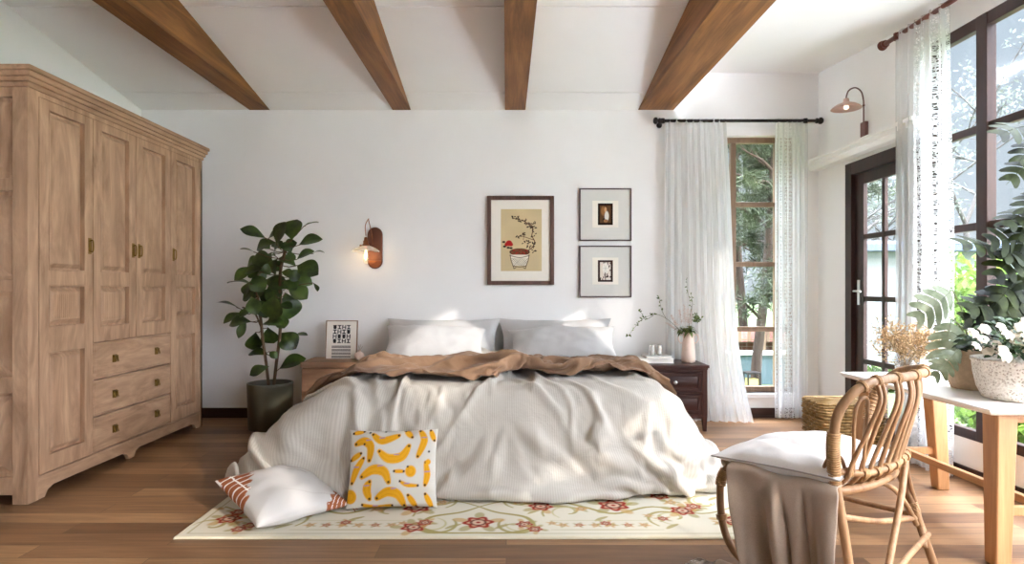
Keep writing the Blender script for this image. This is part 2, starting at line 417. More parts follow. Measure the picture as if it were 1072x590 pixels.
# wall ledge above the door
mb = MB(); mb.prism([(2.72, 2.265), (2.72, 2.30), (2.705, 2.30), (2.705, 2.325), (XR, 2.325), (XR, 2.235), (2.76, 2.235), (2.74, 2.265)], 'Y', 4.15, YB)
struct(mb.build('trim_2', M['trimw'], bevel=.004))
mb = MB(); mb.box(XL, YB - .018, 0, XR, YB, .088); mb.box(XL, YB - .022, .0, XR, YB, .02); struct(mb.build('baseboard_back', M['darkbase'], bevel=.003))
mb = MB(); mb.box(XR - .018, FRONT, 0, XR, 4.16, .075); mb.box(XR - .018, 5.21, 0, XR, YB - .02, .075); struct(mb.build('baseboard_right', M['darkbaseY'], bevel=.003))
mb = MB(); mb.box(XL, FRONT, 0, XL + .018, YB - .02, .088); struct(mb.build('baseboard_left', M['darkbaseY'], bevel=.003))

# back window
x0, z0, x1, z1 = WB; ya, yb = YB + .07, YB + .125
win = MB()
win.box(x0, ya, z0, x0 + .045, yb, z1).box(x1 - .045, ya, z0, x1, yb, z1).box(x0 + .045, ya, z1 - .05, x1 - .045, yb, z1).box(x0 + .045, ya, z0, x1 - .045, yb, z0 + .05)
for x in (2.095, 2.50): win.box(x - .024, ya + .003, z0 + .05, x + .024, yb - .003, z1 - .05)
for z in (1.945, 1.395, .797): win.box(x0 + .045, ya + .006, z - .022, x1 - .045, yb - .006, z + .022)
wo = struct(win.build('window_1', M['tan'], bevel=.003))
MB().box(x0 + .03, ya + .025, z0 + .03, x1 - .03, ya + .031, z1 - .03).build('pane', M['glass'], wo)
MB().box(x0 - .03, YB - .03, z0 - .04, x1 + .03, YB + .07, z0).build('sill', M['trimw'], wo, bevel=.004)
# casing strips round the opening
mb = MB(); mb.box(x0 - .07, YB - .012, z0, x0, YB, z1 + .07).box(x1, YB - .012, z0, x1 + .07, YB, z1 + .07).box(x0, YB - .012, z1, x1, YB, z1 + .07)
mb.build('casing', M['trimw'], wo, bevel=.003)
# big side window
y0, z0, y1, z1 = WR; xa, xb = XR - .012, XR + .038
win = MB(); win.box(xa, y0, z0, xb, y0 + .06, z1).box(xa, y1 - .06, z0, xb, y1, z1).box(xa, y0 + .06, z1 - .075, xb, y1 - .06, z1).box(xa, y0 + .06, z0, xb, y1 - .06, z0 + .06)
for y in (3.69, 2.56, 1.45): win.box(xa - .006, y - .042, z0 + .002, xb + .004, y + .042, z1 - .002)
for z in (1.545, 2.13): win.box(xa + .006, y0 + .06, z - .024, xb - .006, y1 - .06, z + .024)
wo2 = struct(win.build('window_2', M['brown'], bevel=.004))
MB().box(xa + .022, y0 + .05, z0 + .05, xa + .027, y1 - .05, z1 - .05).build('pane', M['glass'], wo2)
# glazed door
y0, z0, y1, z1 = DR
dr = MB(); xa, xb = XR - .02, XR + .082
dr.box(xa, y1 - .09, 0, xb, y1, z1).box(xa, y0, 0, xb, y0 + .09, z1).box(xa, y0 + .09, z1 - .10, xb, y1 - .09, z1)
do = struct(dr.build('door_1', M['brown'], bevel=.004))
lf = MB(); xa, xb = XR + .012, XR + .046; a, b = y0 + .095, y1 - .095
lf.box(xa, b - .115, .02, xb, b, z1 - .105).box(xa, a, .02, xb, a + .115, z1 - .105).box(xa, a + .115, z1 - .19, xb, b - .115, z1 - .105).box(xa, a + .115, .02, xb, b - .115, .20)
lf.box(xa + .003, (a + b) / 2 - .018, .20, xb - .003, (a + b) / 2 + .018, z1 - .19)
for z in (1.585, 1.09, .59): lf.box(xa + .006, a + .115, z - .02, xb - .006, b - .115, z + .02)
lo = lf.build('door_leaf', M['brown'], do, bevel=.003)
MB().box(xa + .015, a + .1, .15, xa + .020, b - .1, z1 - .15).build('pane', M['glass'], lo)
h = MB(); yh = b - .055
h.box(xa - .006, yh - .018, 1.04, xa, yh + .018, 1.24).tube([(xa, yh, 1.15), (xa - .05, yh, 1.15)], .008).tube(catmull([(xa - .045, yh, 1.15), (xa - .052, yh + .03, 1.15), (xa - .05, yh - .11, 1.147)][:1] + [(xa - .052, yh - .03, 1.151), (xa - .05, yh - .11, 1.147)]), .008)
h.build('door_handle', M['steel'], lo, bevel=.002)
# ceiling beams
beams = [(-2.335, -2.15, 'leftmost wooden ceiling beam, nearest the wardrobe'), (-1.034, -.868, 'wooden ceiling beam second from the wardrobe side'),
         (-.012, .174, 'middle wooden ceiling beam above the framed botanical picture'), (1.2, 1.522, 'thick rightmost ceiling beam ending beside the black curtain rod')]
for a, b, lab in beams:
    mb = MB(); yf = -3.9
    mb.hexa([(a, yf, ZC0), (b, yf, ZC0), (b, YB, ZC0), (a, YB, ZC0)], [(a, yf, zc(yf)), (b, yf, zc(yf)), (b, YB, ZC0 + .002), (a, YB, ZC0 + .002)])
    tag(mb.build('ceiling_beam', M['beam'], origin=((a + b) / 2, YB, ZC0)), lab, 'beam', 'exposed ceiling beams')

# ---------------------------------------------------------------- draped cloth (settled with the cloth solver, then frozen to plain meshes)
def drop_profile(q, side, flare):
    P = {'L': [(0, 1), (.22, .93), (.48, .72), (.72, .46), (.90, .22), (1.0, .08), (1.0, .02)],
         'R': [(0, 1), (.30, .93), (.58, .70), (.78, .44), (.93, .22), (1.0, .09), (1.0, .02)],
         'F': [(0, 1), (.34, .95), (.66, .78), (.86, .52), (.98, .26), (1.0, .10), (.97, .015)]}[side]
    f = q * (len(P) - 1); i = min(int(f), len(P) - 2); t = f - i
    g = lambda k: P[max(0, min(len(P) - 1, k))]
    p0, p1, p2, p3 = g(i - 1), g(i), g(i + 1), g(i + 2)
    o = [.5 * (2 * p1[a] + (p2[a] - p0[a]) * t + (2 * p0[a] - 5 * p1[a] + 4 * p2[a] - p3[a]) * t * t + (3 * p1[a] - p0[a] - 3 * p2[a] + p3[a]) * t ** 3) for a in (0, 1)]
    return o[0] * flare, o[1] * .56
bed_left, bed_right, bed_foot, bed_head = -.96, .86, 3.90, 5.36
bed_wide, bed_deep = bed_right - bed_left, bed_head - bed_foot
def mound(a, b):
    qa = 0; side = 'L'
    if a < 0: qa = clamp(-a / .86)
    elif a > bed_wide: qa = clamp((a - bed_wide) / .72); side = 'R'
    qb = clamp(-b / .74)
    y = bed_foot + max(0, b); x = bed_left + clamp(a / bed_wide) * bed_wide; ty = clamp((5.4 - y) / 1.6)
    fs = lerp(.30, .64, ty) if side == 'L' else lerp(.22, .36, ty); ff = lerp(.36, .50, clamp((-.8 - x) / .3))
    if qa == 0 and qb == 0: return x, y, .56
    ox = oy = 0
    if qa > 0 and qb > 0:
        q = min(1, (qa ** 2.2 + qb ** 2.2) ** (1 / 2.2)); k = qb / (qa + qb)
        oa, z1 = drop_profile(q, side, fs); ob, z2 = drop_profile(q, 'F', ff); z = z1 * (1 - k) + z2 * k
        sx, sy = qa / max(qa, qb), qb / max(qa, qb)
        e = min(1.05 if side == 'L' else 1.0, (1.22 if side == 'L' else 1.08) / math.hypot(sx, sy)); ox = oa * sx * e; oy = ob * sy * e
    elif qa > 0: ox, z = drop_profile(qa, side, fs)
    else: oy, z = drop_profile(qb, 'F', ff)
    return (x - ox if side == 'L' else x + ox), y - oy, z
def sim_mesh(co, nx, ny, name):
    me = bpy.data.meshes.new(name)
    me.from_pydata([tuple(c) for c in co], [], [(j * nx + i, j * nx + i + 1, (j + 1) * nx + i + 1, (j + 1) * nx + i) for j in range(ny - 1) for i in range(nx - 1)])
    o = bpy.data.objects.new(name, me); COL.objects.link(o); return o
def collider(o, th, fr):
    o.modifiers.new('Collision', 'COLLISION'); o.collision.thickness_outer = th; o.collision.cloth_friction = fr; o.collision.damping = .8
def settle(o, frames, mass, stiff, shear, bend, shrink, damp, dist, cq, pins=None):
    m = o.modifiers.new('Cloth', 'CLOTH'); s = m.settings
    s.quality = 8; s.mass = mass; s.tension_stiffness = s.compression_stiffness = stiff; s.shear_stiffness = shear; s.bending_stiffness = bend
    s.shrink_min = s.shrink_max = shrink; s.air_damping = damp
    if pins:
        g = o.vertex_groups.new(name='pin'); g.add(pins, 1, 'REPLACE'); s.vertex_group_mass = 'pin'; s.pin_stiffness = 1
    c = m.collision_settings; c.use_collision = True; c.distance_min = dist; c.collision_quality = cq; c.use_self_collision = True; c.self_distance_min = .008
    m.point_cache.frame_end = frames
    for f in range(1, frames + 1): SC.frame_set(f)
    e = o.evaluated_get(bpy.context.evaluated_depsgraph_get()); me = e.to_mesh()
    a = np.empty(len(me.vertices) * 3, 'f'); me.vertices.foreach_get('co', a); e.to_mesh_clear()
    a = a.reshape(-1, 3).astype(float); a[:, 2] = np.maximum(a[:, 2], .006); return a
def discard(*obs):
    for o in obs:
        me = o.data; bpy.data.objects.remove(o, do_unlink=True); bpy.data.meshes.remove(me)
def ridge(v): return 1 - 2 * abs(noise.noise(v))
DNX, DNY, TNX, TNY = 160, 104, 150, 76
def drape_bedding():
    sa = lambda i, n: -.86 + (bed_wide + 1.58) * i / (n - 1)
    sb = lambda j, n: -.74 + (bed_deep + .74) * j / (n - 1)
    body = sim_mesh([mound(min(sa(i, 100), 1e9) * (.97 if sa(i, 100) < 0 else 1), sb(j, 70) * (.97 if sb(j, 70) < 0 else 1)) for j in range(70) for i in range(100)], 100, 70, 'body')
    flo = sim_mesh([(-5, -5, 0), (5, -5, 0), (-5, 8, 0), (5, 8, 0)], 2, 2, 'flo')
    for o in (body, flo): collider(o, .01, 40)
    V = []
    for j in range(DNY):
        for i in range(DNX):
            a, b = sa(i, DNX), sb(j, DNY); p = Vector(mound(a, b)); e = .01
            n = (Vector(mound(a + e, b)) - Vector(mound(a - e, b))).cross(Vector(mound(a, b + e)) - Vector(mound(a, b - e)))
            n = n.normalized() if n.length > 1e-9 else Vector((0, 0, 1))
            if n.z < -.2: n = -n
            wa = a + .25 * noise.noise(Vector((a * 1.3, b * 1.5, 5))); wb = b + .25 * noise.noise(Vector((a * 1.4, b * 1.3, 8)))
            df = clamp(-b / .4); sf = max(clamp(-a / .4), clamp((a - bed_wide) / .4))
            A = ridge(Vector((wa * 2.6, wb * 1.5, 2))) * (.6 + .4 * df); B = ridge(Vector((wa * 1.5, wb * 2.9, 7))) * (.5 + .5 * sf)
            c = noise.noise(Vector((wa * 7, wb * 5, 1))); dn = ridge(Vector((wa * 5 + wb * 2, wb * 3 - wa, 4)))
            d = .036 + .065 * max(A, 0) ** 1.6 + .045 * max(B, 0) ** 1.6 + .050 * max(dn, 0) ** 1.7 + .026 * c
            q = p + n * d * (clamp(p.z / .12) * .75 + .25); q.z = max(q.z, .018); V.append(q)
    cl = sim_mesh(V, DNX, DNY, 'cl')
    pins = [j * DNX + i for j in range(DNY) for i in range(DNX) if i < 2 or j < 2 or i > DNX - 3 or j > DNY - 2]
    duv = settle(cl, 15, .3, 30, 10, .2, -.06, 4, .010, 3, pins)
    discard(cl, body, flo)
    # the blanket settles on the duvet and the nightstand corner
    from mathutils.bvhtree import BVHTree
    base = sim_mesh(duv, DNX, DNY, 'base'); bvh = BVHTree.FromPolygons([v.co for v in base.data.vertices], [p.vertices for p in base.data.polygons])
    collider(base, .014, 40)
    def hz(x, y):
        h = bvh.ray_cast(Vector((x, y, 2)), Vector((0, 0, -1))); return h[0].z if h[0] else 0
    V = []
    for j in range(TNY):
        for i in range(TNX):
            u, v = i / (TNX - 1), j / (TNY - 1); x = -1.34 + 2.44 * u; c = abs(u - .5) * 2
            yf = 3.84 + .05 * math.sin(u * 10 + .5) + .03 * math.sin(u * 23) + .12 * c ** 2; yb = 4.97 + .08 * math.sin(u * 6.5 + 1.2) - .12 * c ** 2
            y = lerp(yf, yb, v)
            z = sum(hz(x + a * .05, y + b * .05) for a, b in ((0, 0), (1, 0), (-1, 0), (0, 1), (0, -1))) / 5
            k = y - 4.3 - .32 * x * (1 - .5 * v) + .18 * noise.noise(Vector((x * 1.4, y * 1.2, 3)))
            A = max(0, ridge(Vector((x * .55, k * 3.2, 1.7)))) ** 1.4; B = max(0, ridge(Vector((x * 1.3, k * 5.2, 6.1)))) ** 1.4
            D_ = max(0, ridge(Vector((x * 2.6 + k, k * 8, 3.3)))) ** 1.5
            s_ = 1 - .75 * clamp((v - .40) / .35)
            z += .03 + (.095 * A + .075 * B + .04 * D_) * s_ + .015 * math.exp(-((u - .5) / .22) ** 2) * math.exp(-((v - .85) / .25) ** 2)
            V.append((x, y, z))
    cl = sim_mesh(V, TNX, TNY, 'cl'); thr = settle(cl, 24, .28, 20, 6, .12, -.07, 3, .012, 4)
    discard(cl, base); SC.frame_set(1)
    return duv.reshape(DNY, DNX, 3), thr.reshape(TNY, TNX, 3)
DUVET, THROW = drape_bedding()
# ---------------------------------------------------------------- wardrobe
FX = -2.59; WY0, WY1 = 3.36, 5.29
wd = thing('wardrobe', 'tall carved oak wardrobe with four doors and three brass-pull drawers', 'wardrobe', (-2.95, 4.32, 0))
mb = MB(); xb = XL + .03
mb.box(xb, WY0 + .03, .09, FX - .036, WY1 - .02, 2.26)                     # carcass body
mb.box(FX - .085, WY0, 0, FX, WY0 + .08, 2.27)                             # front corner posts
mb.box(FX - .05, WY1 - .045, 0, FX, WY1, 2.27)
mb.box(xb, WY0, 0, xb + .10, WY0 + .06, 2.27)                              # rear post, near side
for a, b in ((2.21, 2.27), (1.70, 1.77), (1.15, 1.22), (.60, .69), (.05, .145)): mb.box(xb + .1, WY0 + .005, a, FX - .085, WY0 + .05, b)
mb.box(xb, WY1 - .03, 0, FX, WY1, 2.26)
mb.box(FX - .05, WY0 + .08, 2.235, FX - .002, WY1 - .045, 2.27)            # top rail over the doors
mb.build('carcass', M['ward'], wd, bevel=.004)
sp = MB()
for a, b in ((1.77, 2.21), (1.22, 1.70), (.69, 1.15), (.145, .60)):
    x0, x1 = xb + .1, FX - .085; y = WY0 + .028
    sp.hexa([(x0 + .02, y, a + .02), (x1 - .02, y, a + .02), (x1 - .02, y, b - .02), (x0 + .02, y, b - .02)],
            [(x0 + .06, y - .014, a + .06), (x1 - .06, y - .014, a + .06), (x1 - .06, y - .014, b - .06), (x0 + .06, y - .014, b - .06)])
sp.build('side_panel', M['ward'], wd)
mb = MB()
for z0, z1, e in ((2.262, 2.29, .010), (2.29, 2.315, .022), (2.315, 2.345, .034), (2.345, 2.372, .045)):
    mb.box(xb, WY0 - e, z0, FX + e, WY1 + e, z1)
mb.build('cornice', M['wardY'], wd, bevel=.006)
ya, yb, ym = WY0 + .08, WY1 - .045, 4.30
poly = [(ya, 0), (ya + .05, 0), (ya + .075, .035), (ya + .12, .052), (ym - .09, .052), (ym - .05, .035), (ym - .03, 0), (ym + .03, 0), (ym + .05, .035), (ym + .09, .052),
        (yb - .12, .052), (yb - .075, .035), (yb - .05, 0), (yb, 0), (yb, .128), (ya, .128)]
mb = MB(); mb.prism(poly, 'X', FX - .03, FX - .004); mb.box(FX - .03, ya, .118, FX + .004, yb, .132)
mb.build('plinth', M['wardY'], wd, bevel=.003)
def panel(mb, y0, z0, y1, z1, x, ribs=False):
    # bevelled raised panel inside a frame opening
    mb.box(x - .031, y0 - .004, z0 - .004, x - .026, y1 + .004, z1 + .004)
    g, k = .016, .040
    mb.hexa([(x - .026, y0 + g, z0 + g), (x - .026, y1 - g, z0 + g), (x - .026, y1 - g, z1 - g), (x - .026, y0 + g, z1 - g)],
            [(x - .006, y0 + k, z0 + k), (x - .006, y1 - k, z0 + k), (x - .006, y1 - k, z1 - k), (x - .006, y0 + k, z1 - k)])
    if ribs:
        n = 12
        for i in range(n):
            a = y0 + k + .012 + (y1 - y0 - 2 * k - .024) * (i + .25) / n; b = a + (y1 - y0 - 2 * k - .024) * .5 / n
            mb.box(x - .007, a, z0 + k + .01, x - .0035, b, z1 - k - .01)
def door(y0, y1, zb, openings, hy):
    mb = MB(); x = FX; st = .072
    y0 += .003; y1 -= .003
    mb.box(x - .03, y0, zb, x, y0 + st, 2.232).box(x - .03, y1 - st, zb, x, y1, 2.232)
    edges = [zb] + [v for o in openings for v in o] + [2.232]
    for a, b in zip(edges[0::2], edges[1::2]): mb.box(x - .03, y0 + st, a, x - .0008, y1 - st, b)
    for i, (a, b) in enumerate(openings):
        panel(mb, y0 + st, a, y1 - st, b, x, ribs=(b - a) < .3)
        for q in ((y0 + st, a, y0 + st + .007, b), (y1 - st - .007, a, y1 - st, b), (y0 + st, a, y1 - st, a + .007), (y0 + st, b - .007, y1 - st, b)):
            mb.box(x - .028, q[0], q[1], x + .0025, q[2], q[3])
    d = mb.build('door', M['ward'], wd, bevel=.0025)
    h = MB(); h.box(x, hy - .013, 1.385, x + .003, hy + .013, 1.485)
    h.tube(catmull([(x, hy, 1.465), (x + .02, hy, 1.47), (x + .024, hy, 1.435), (x + .02, hy, 1.40), (x, hy, 1.405)], 3), .0045)
    h.box(x, hy - .012, 1.40, x + .006, hy - .008, 1.47).box(x, hy + .008, 1.40, x + .006, hy + .012, 1.47)
    h.build('handle', M['brass'], d, bevel=.001)
full = [(.225, .81), (.95, 1.19), (1.275, 2.185)]; half = [(.925, 1.19), (1.275, 2.185)]
D = [3.443, 3.893, 4.343, 4.795, 5.245]
door(D[0], D[1], .135, full, D[1] - .033); door(D[1], D[2], .835, half, D[2] - .033)
door(D[2], D[3], .835, half, D[2] + .036); door(D[3], D[4], .135, full, D[3] + .036)
for a, b in ((.140, .358), (.366, .590), (.598, .826)):
    mb = MB(); mb.box(FX - .03, D[1] + .004, a, FX - .002, D[3] - .004, b)
    mb.hexa([(FX - .002, D[1] + .012, a + .008), (FX - .002, D[3] - .012, a + .008), (FX - .002, D[3] - .012, b - .008), (FX - .002, D[1] + .012, b - .008)],
            [(FX + .004, D[1] + .02, a + .016), (FX + .004, D[3] - .02, a + .016), (FX + .004, D[3] - .02, b - .016), (FX + .004, D[1] + .02, b - .016)])
    d = mb.build('drawer', M['wardY'], wd, bevel=.002)
    for y in (4.10, 4.59):
        h = MB(); zc_ = (a + b) / 2; x = FX + .004
        h.box(x, y - .023, zc_ - .026, x + .003, y + .023, zc_ + .026)
        h.tube([(x + .008, y - .017, zc_ + .016), (x + .016, y - .017, zc_ - .022), (x + .016, y + .017, zc_ - .022), (x + .008, y + .017, zc_ + .016)], .004, closed=True)
        h.box(x, y - .022, zc_ + .010, x + .013, y + .022, zc_ + .020)
        h.build('drawer_pull', M['brass'], d, bevel=.0012)

# ---------------------------------------------------------------- leaves
def leaf(mb, b, t, w, nrm, droop=.12, fold=.25, obov=.62, nl=8, nw=4, wav=.0):
    b, t = Vector(b), Vector(t); d = t - b; L = d.length; d.normalize()
    n = Vector(nrm); n = n - d * n.dot(d); n = n.normalized() if n.length > 1e-3 else d.orthogonal().normalized()
    s = d.cross(n); vs = []; fs = []
    for j in range(nl + 1):
        q = j / nl
        ww = w / 2 * (math.sin(PI * q ** (math.log(.5) / math.log(obov))) ** .75 if 0 < q < 1 else .02)
        c = b + d * L * q + n * (droop * L * math.sin(PI * q * .95) - droop * L * .9 * q * q)
        for i in range(nw + 1):
            k = (i / nw - .5) * 2
            vs.append(c + s * ww * k + n * (abs(k) * ww * fold + wav * L * math.sin(q * 9 + k * 2) * abs(k)))
    for j in range(nl):
        for i in range(nw):
            a = j * (nw + 1) + i; fs.append((a, a + 1, a + nw + 2, a + nw + 1))
    mb.add(vs, fs)

# ---------------------------------------------------------------- fiddle leaf fig
PY = 5.20; base = W(283, 448, PY); base.z = 0
fg = thing('potted_fig', 'tall leafy green fig plant in a dark olive pot beside the wardrobe', 'potted plant', base)
pot = MB(); pot.lathe([(.005, .0), (.162, .0), (.174, .012), (.185, .37), (.184, .386), (.176, .388), (.172, .36), (.168, .30)], base, 40)
M['pot'] = plain('olive_pot_glaze', C(84, 82, 68), .32, 0, .05, 8, .02, .001)
pot.build('pot', M['pot'], fg, smooth=True)
M['soil'] = plain('soil', C(48, 36, 28), .95, 0, .3, 60, .6, .01)
mb = MB(); mb.lathe([(.001, .338), (.10, .342), (.171, .335)], base, 24); mb.build('soil', M['soil'], fg, smooth=True)
def figp(cx, cy, dy=0.0): return W(225 + cx / 2.95, 220 + cy / 2.95, PY + dy)
M['bark'] = wood('young_bark', C(70, 52, 36), C(112, 88, 62), 'Z', 30, 4, .8)
stA = [figp(166, 540), figp(158, 470, -.02), figp(148, 400, -.03), figp(142, 340, .0), figp(132, 270, .02), figp(128, 205, .05)]
stB = [figp(182, 540), figp(190, 470, .02), figp(200, 390, .04), figp(203, 310, .02), figp(201, 230, -.02), figp(205, 170, .0), figp(228, 95, .03)]
stC = [figp(142, 360), figp(125, 320, .05), figp(105, 305, .12), figp(85, 300, .15)]
st = MB(); st.tube(catmull(stA, 4), .013).tube(catmull(stB, 4), .014).tube(catmull(stC, 4), .007)
FL = [(155,85,78,55,.34),(190,105,215,35,.48),(238,92,250,26,.72),(274,50,320,36,.25),(258,108,331,86,.5),(165,88,187,72,.5),(186,100,126,120,.55),(125,130,78,118,.25),
      (186,166,114,146,.48),(212,122,252,98,.6),(250,172,198,144,.5),(252,152,306,124,.5),(300,134,338,128,.22),(254,170,318,196,.55),(228,206,302,226,.48),(304,224,318,250,.25),
      (156,214,222,236,.42),(224,236,286,272,.6),(218,254,232,336,.62),(186,262,180,338,.7),(130,176,58,214,.38),(110,226,38,222,.28),(126,188,160,208,.6),(74,302,6,282,.22),
      (92,318,24,346,.36),(112,344,42,352,.5),(96,340,72,394,.3),(132,248,84,276,.5),(112,268,128,322,.5),(126,376,114,432,.5),(144,352,212,350,.4),(164,362,180,412,.72),
      (204,378,250,426,.62),(232,392,286,384,.28),(164,446,102,440,.4),(168,436,192,456,.5),(198,490,280,455,.5),(166,482,106,508,.42),(192,150,178,198,.6),(152,208,128,262,.6),
      (112,218,92,262,.5),(192,232,162,304,.6),(152,182,90,192,.45),(132,276,162,332,.55),(236,132,214,96,.6),(150,150,96,170,.4),(175,130,150,175,.5),(205,190,240,200,.6),
      (140,235,100,240,.5),(200,290,240,300,.5),(165,235,195,280,.6),(170,120,140,90,.6),(215,150,250,140,.6),(225,185,260,215,.6),(160,140,135,125,.6),(175,190,145,180,.6),(150,255,105,290,.55),(205,270,170,300,.6),(150,300,120,290,.5),(215,215,250,245,.6),(185,140,195,105,.6),(140,190,100,205,.5),(195,320,215,365,.55),(210,120,180,100,.6),(120,300,75,330,.45),(205,335,160,345,.5),(120,200,150,250,.6),(170,160,205,185,.6)]
fol = MB()
for i, (a, b, c, d, wf) in enumerate(FL):
    dy = R.uniform(-.17, .17); dt = dy + R.uniform(-.10, .06)
    p, q = figp(a, b, dy), figp(c, d, dt); L = (q - p).length * 1.12
    wid = L * wf * 1.4
    nrm = Vector((R.uniform(-.3, .5), R.uniform(-.9, -.45), R.uniform(.25, .9)))
    if wf < .3: nrm = Vector((R.uniform(-.2, .2), R.uniform(-.25, .1), 1)); wid = L * .6
    leaf(fol, p, q, wid, nrm, R.uniform(.04, .14), .22, .60, 9, 4, .012)
    # petiole to the nearest stem point
    bp = min(catmull(stA, 4) + catmull(stB, 4) + catmull(stC, 4), key=lambda s: (s - p).length + (.15 if s.z > p.z + .03 else 0))
    st.tube([bp, (bp + p) / 2 + Vector((0, 0, -.012)), p, p + (q - p) * .12], .0035, 5)
st.build('stem', M['bark'], fg, smooth=True)
M['fig'] = leafmat('fig_leaf', C(30, 44, 18), C(72, 94, 36), .38, .10, .5, 9)
fol.build('foliage', M['fig'], fg, smooth=True, sub=1)

# ---------------------------------------------------------------- left nightstand
M['nsl'] = wood('light_walnut', C(140, 104, 80), C(182, 145, 116), 'X', 14, 1.4, .55, 1.2)
M['nslZ'] = wood('light_walnut_upright', C(140, 104, 80), C(182, 145, 116), 'Z', 14, 1.4, .55, 1.2)
nx0, nx1, ny0, ny1 = -1.72, -1.165, 5.20, 5.60
ns = thing('nightstand', 'light wood nightstand with one plain drawer over an open shelf', 'nightstand', ((nx0 + nx1) / 2, (ny0 + ny1) / 2, 0))
MB().box(nx0 - .004, ny0 - .006, .508, nx1 + .004, ny1, .556).build('top', M['nsl'], ns, bevel=.004)
MB().box(nx0 + .004, ny0 + .02, .312, nx1 - .004, ny1 - .005, .507).build('body', M['nslZ'], ns, bevel=.003)
MB().box(nx0 + .006, ny0 - .002, .305, nx1 - .006, ny0 + .019, .501).build('drawer', M['nsl'], ns, bevel=.003)
for x in (nx0 + .022, nx1 - .022):
    for y in (ny0 + .03, ny1 - .03): MB().box(x - .02, y - .02, 0, x + .02, y + .02, .311).build('leg', M['nslZ'], ns, bevel=.003)
MB().box(nx0 + .042, ny0 + .012, .268, nx1 - .042, ny0 + .045, .304).build('rail', M['nsl'], ns, bevel=.002)
MB().box(nx0 + .042, ny0 + .03, .09, nx1 - .042, ny1 - .03, .112).build('shelf', M['nsl'], ns, bevel=.002)

# ---------------------------------------------------------------- right nightstand
M['nsr'] = wood('dark_mahogany', C(36, 17, 13), C(66, 34, 27), 'X', 15, 1.3, .38, .9, .25, spec=.28)
M['nsrZ'] = wood('dark_mahogany_upright', C(36, 17, 13), C(66, 34, 27), 'Z', 15, 1.3, .38, .9, .25, spec=.28)
qx0, qx1, qy0, qy1 = 1.115, 1.645, 5.08, 5.56
nr = thing('nightstand', 'dark mahogany two-drawer nightstand with round knobs below the vase', 'nightstand', ((qx0 + qx1) / 2, (qy0 + qy1) / 2, 0))
mb = MB(); mb.box(qx0 - .012, qy0 - .016, .521, qx1 + .014, qy1, .545).box(qx0 - .004, qy0 - .006, .507, qx1 + .005, qy1, .521); mb.build('top', M['nsr'], nr, bevel=.004)
mb = MB(); mb.box(qx0 + .012, qy0 + .015, .115, qx1 - .012, qy1 - .01, .507)
for z0, z1 in ((.485, .507), (.305, .325), (.105, .14)): mb.box(qx0 + .03, qy0 + .002, z0, qx1 - .03, qy0 + .03, z1)
mb.build('carcass', M['nsrZ'], nr, bevel=.003)
for x, s in ((qx0 + .02, -1), (qx1 - .02, 1)):
    for y, r in ((qy0 + .02, -1), (qy1 - .02, 1)):
        m_ = MB(); m_.box(x - .021, y - .021, .13, x + .021, y + .021, .507)
        m_.hexa([(x - .013 + s * .004, y - .013, 0), (x + .013 + s * .004, y - .013, 0), (x + .013 + s * .004, y + .013, 0), (x - .013 + s * .004, y + .013, 0)],
                [(x - .021, y - .021, .13), (x + .021, y - .021, .13), (x + .021, y + .021, .13), (x - .021, y + .021, .13)])
        m_.build('leg', M['nsrZ'], nr, bevel=.002)
for z0, z1 in ((.328, .482), (.143, .302)):
    mb = MB(); a, b = qx0 + .045, qx1 - .045; y = qy0 + .004
    mb.box(a, y, z0, b, y + .02, z1)
    g = .028
    for u in ((a, z0, a + g, z1), (b - g, z0, b, z1), (a + g, z0, b - g, z0 + g), (a + g, z1 - g, b - g, z1)): mb.box(u[0], y - .008, u[1], u[2], y + .002, u[3])
    mb.hexa([(a + g + .004, y, z0 + g + .004), (b - g - .004, y, z0 + g + .004), (b - g - .004, y, z1 - g - .004), (a + g + .004, y, z1 - g - .004)],
            [(a + g + .02, y - .006, z0 + g + .018), (b - g - .02, y - .006, z0 + g + .018), (b - g - .02, y - .006, z1 - g - .018), (a + g + .02, y - .006, z1 - g - .018)])
    d = mb.build('drawer', M['nsr'], nr, bevel=.0015)
    k = MB(); xm, zm = (a + b) / 2, (z0 + z1) / 2
    k.lathe([(.001, 0), (.006, 0), (.005, -.008), (.013, -.014), (.016, -.020), (.013, -.026), (.001, -.028)], (xm, y - .005, zm), 18, 'Y')
    k.build('knob', M['steel'], d, smooth=True)

# ---------------------------------------------------------------- pillows and cushions
def pillow(w, h, t, seed, nu=40, nv=40, pinch=.07, wr=.012, corner=.0, pw=.42):
    mb = MB()
    def f(side):
        def g(u, v):
            a, b = u * 2 - 1, v * 2 - 1
            # denser near the seam
            a = math.sin(a * PI / 2) * .35 + a * .65; b = math.sin(b * PI / 2) * .35 + b * .65
            x = w / 2 * a * (1 - pinch * (1 - b * b)); y = h / 2 * b * (1 - pinch * (1 - a * a))
            e = (max(0, 1 - a * a) * max(0, 1 - b * b)) ** pw
            z = t / 2 * e
            n = noise.noise(Vector((x * 5 + seed, y * 5, seed * 3.1 + side * 9))) + .5 * noise.noise(Vector((x * 13, y * 11 + seed, seed)))
            fan = abs(math.sin(math.atan2(b, a) * 6 + seed)) * max(0, (a * a + b * b) - .5)
            z += (wr * n - wr * .7 * fan) * e ** .7
            return (x, y, side * z)
        return g
    mb.grid(f(1), nu, nv)
    o = len(mb.v); mb.grid(f(-1), nu, nv)
    k = len(mb.f); half = k // 2
    mb.f = mb.f[:half] + [q[::-1] for q in mb.f[half:]]
    return mb, o
M['pill'] = fabric('white_cotton', C(200, 199, 198), C(192, 191, 190), wr=.8, wrs=5)
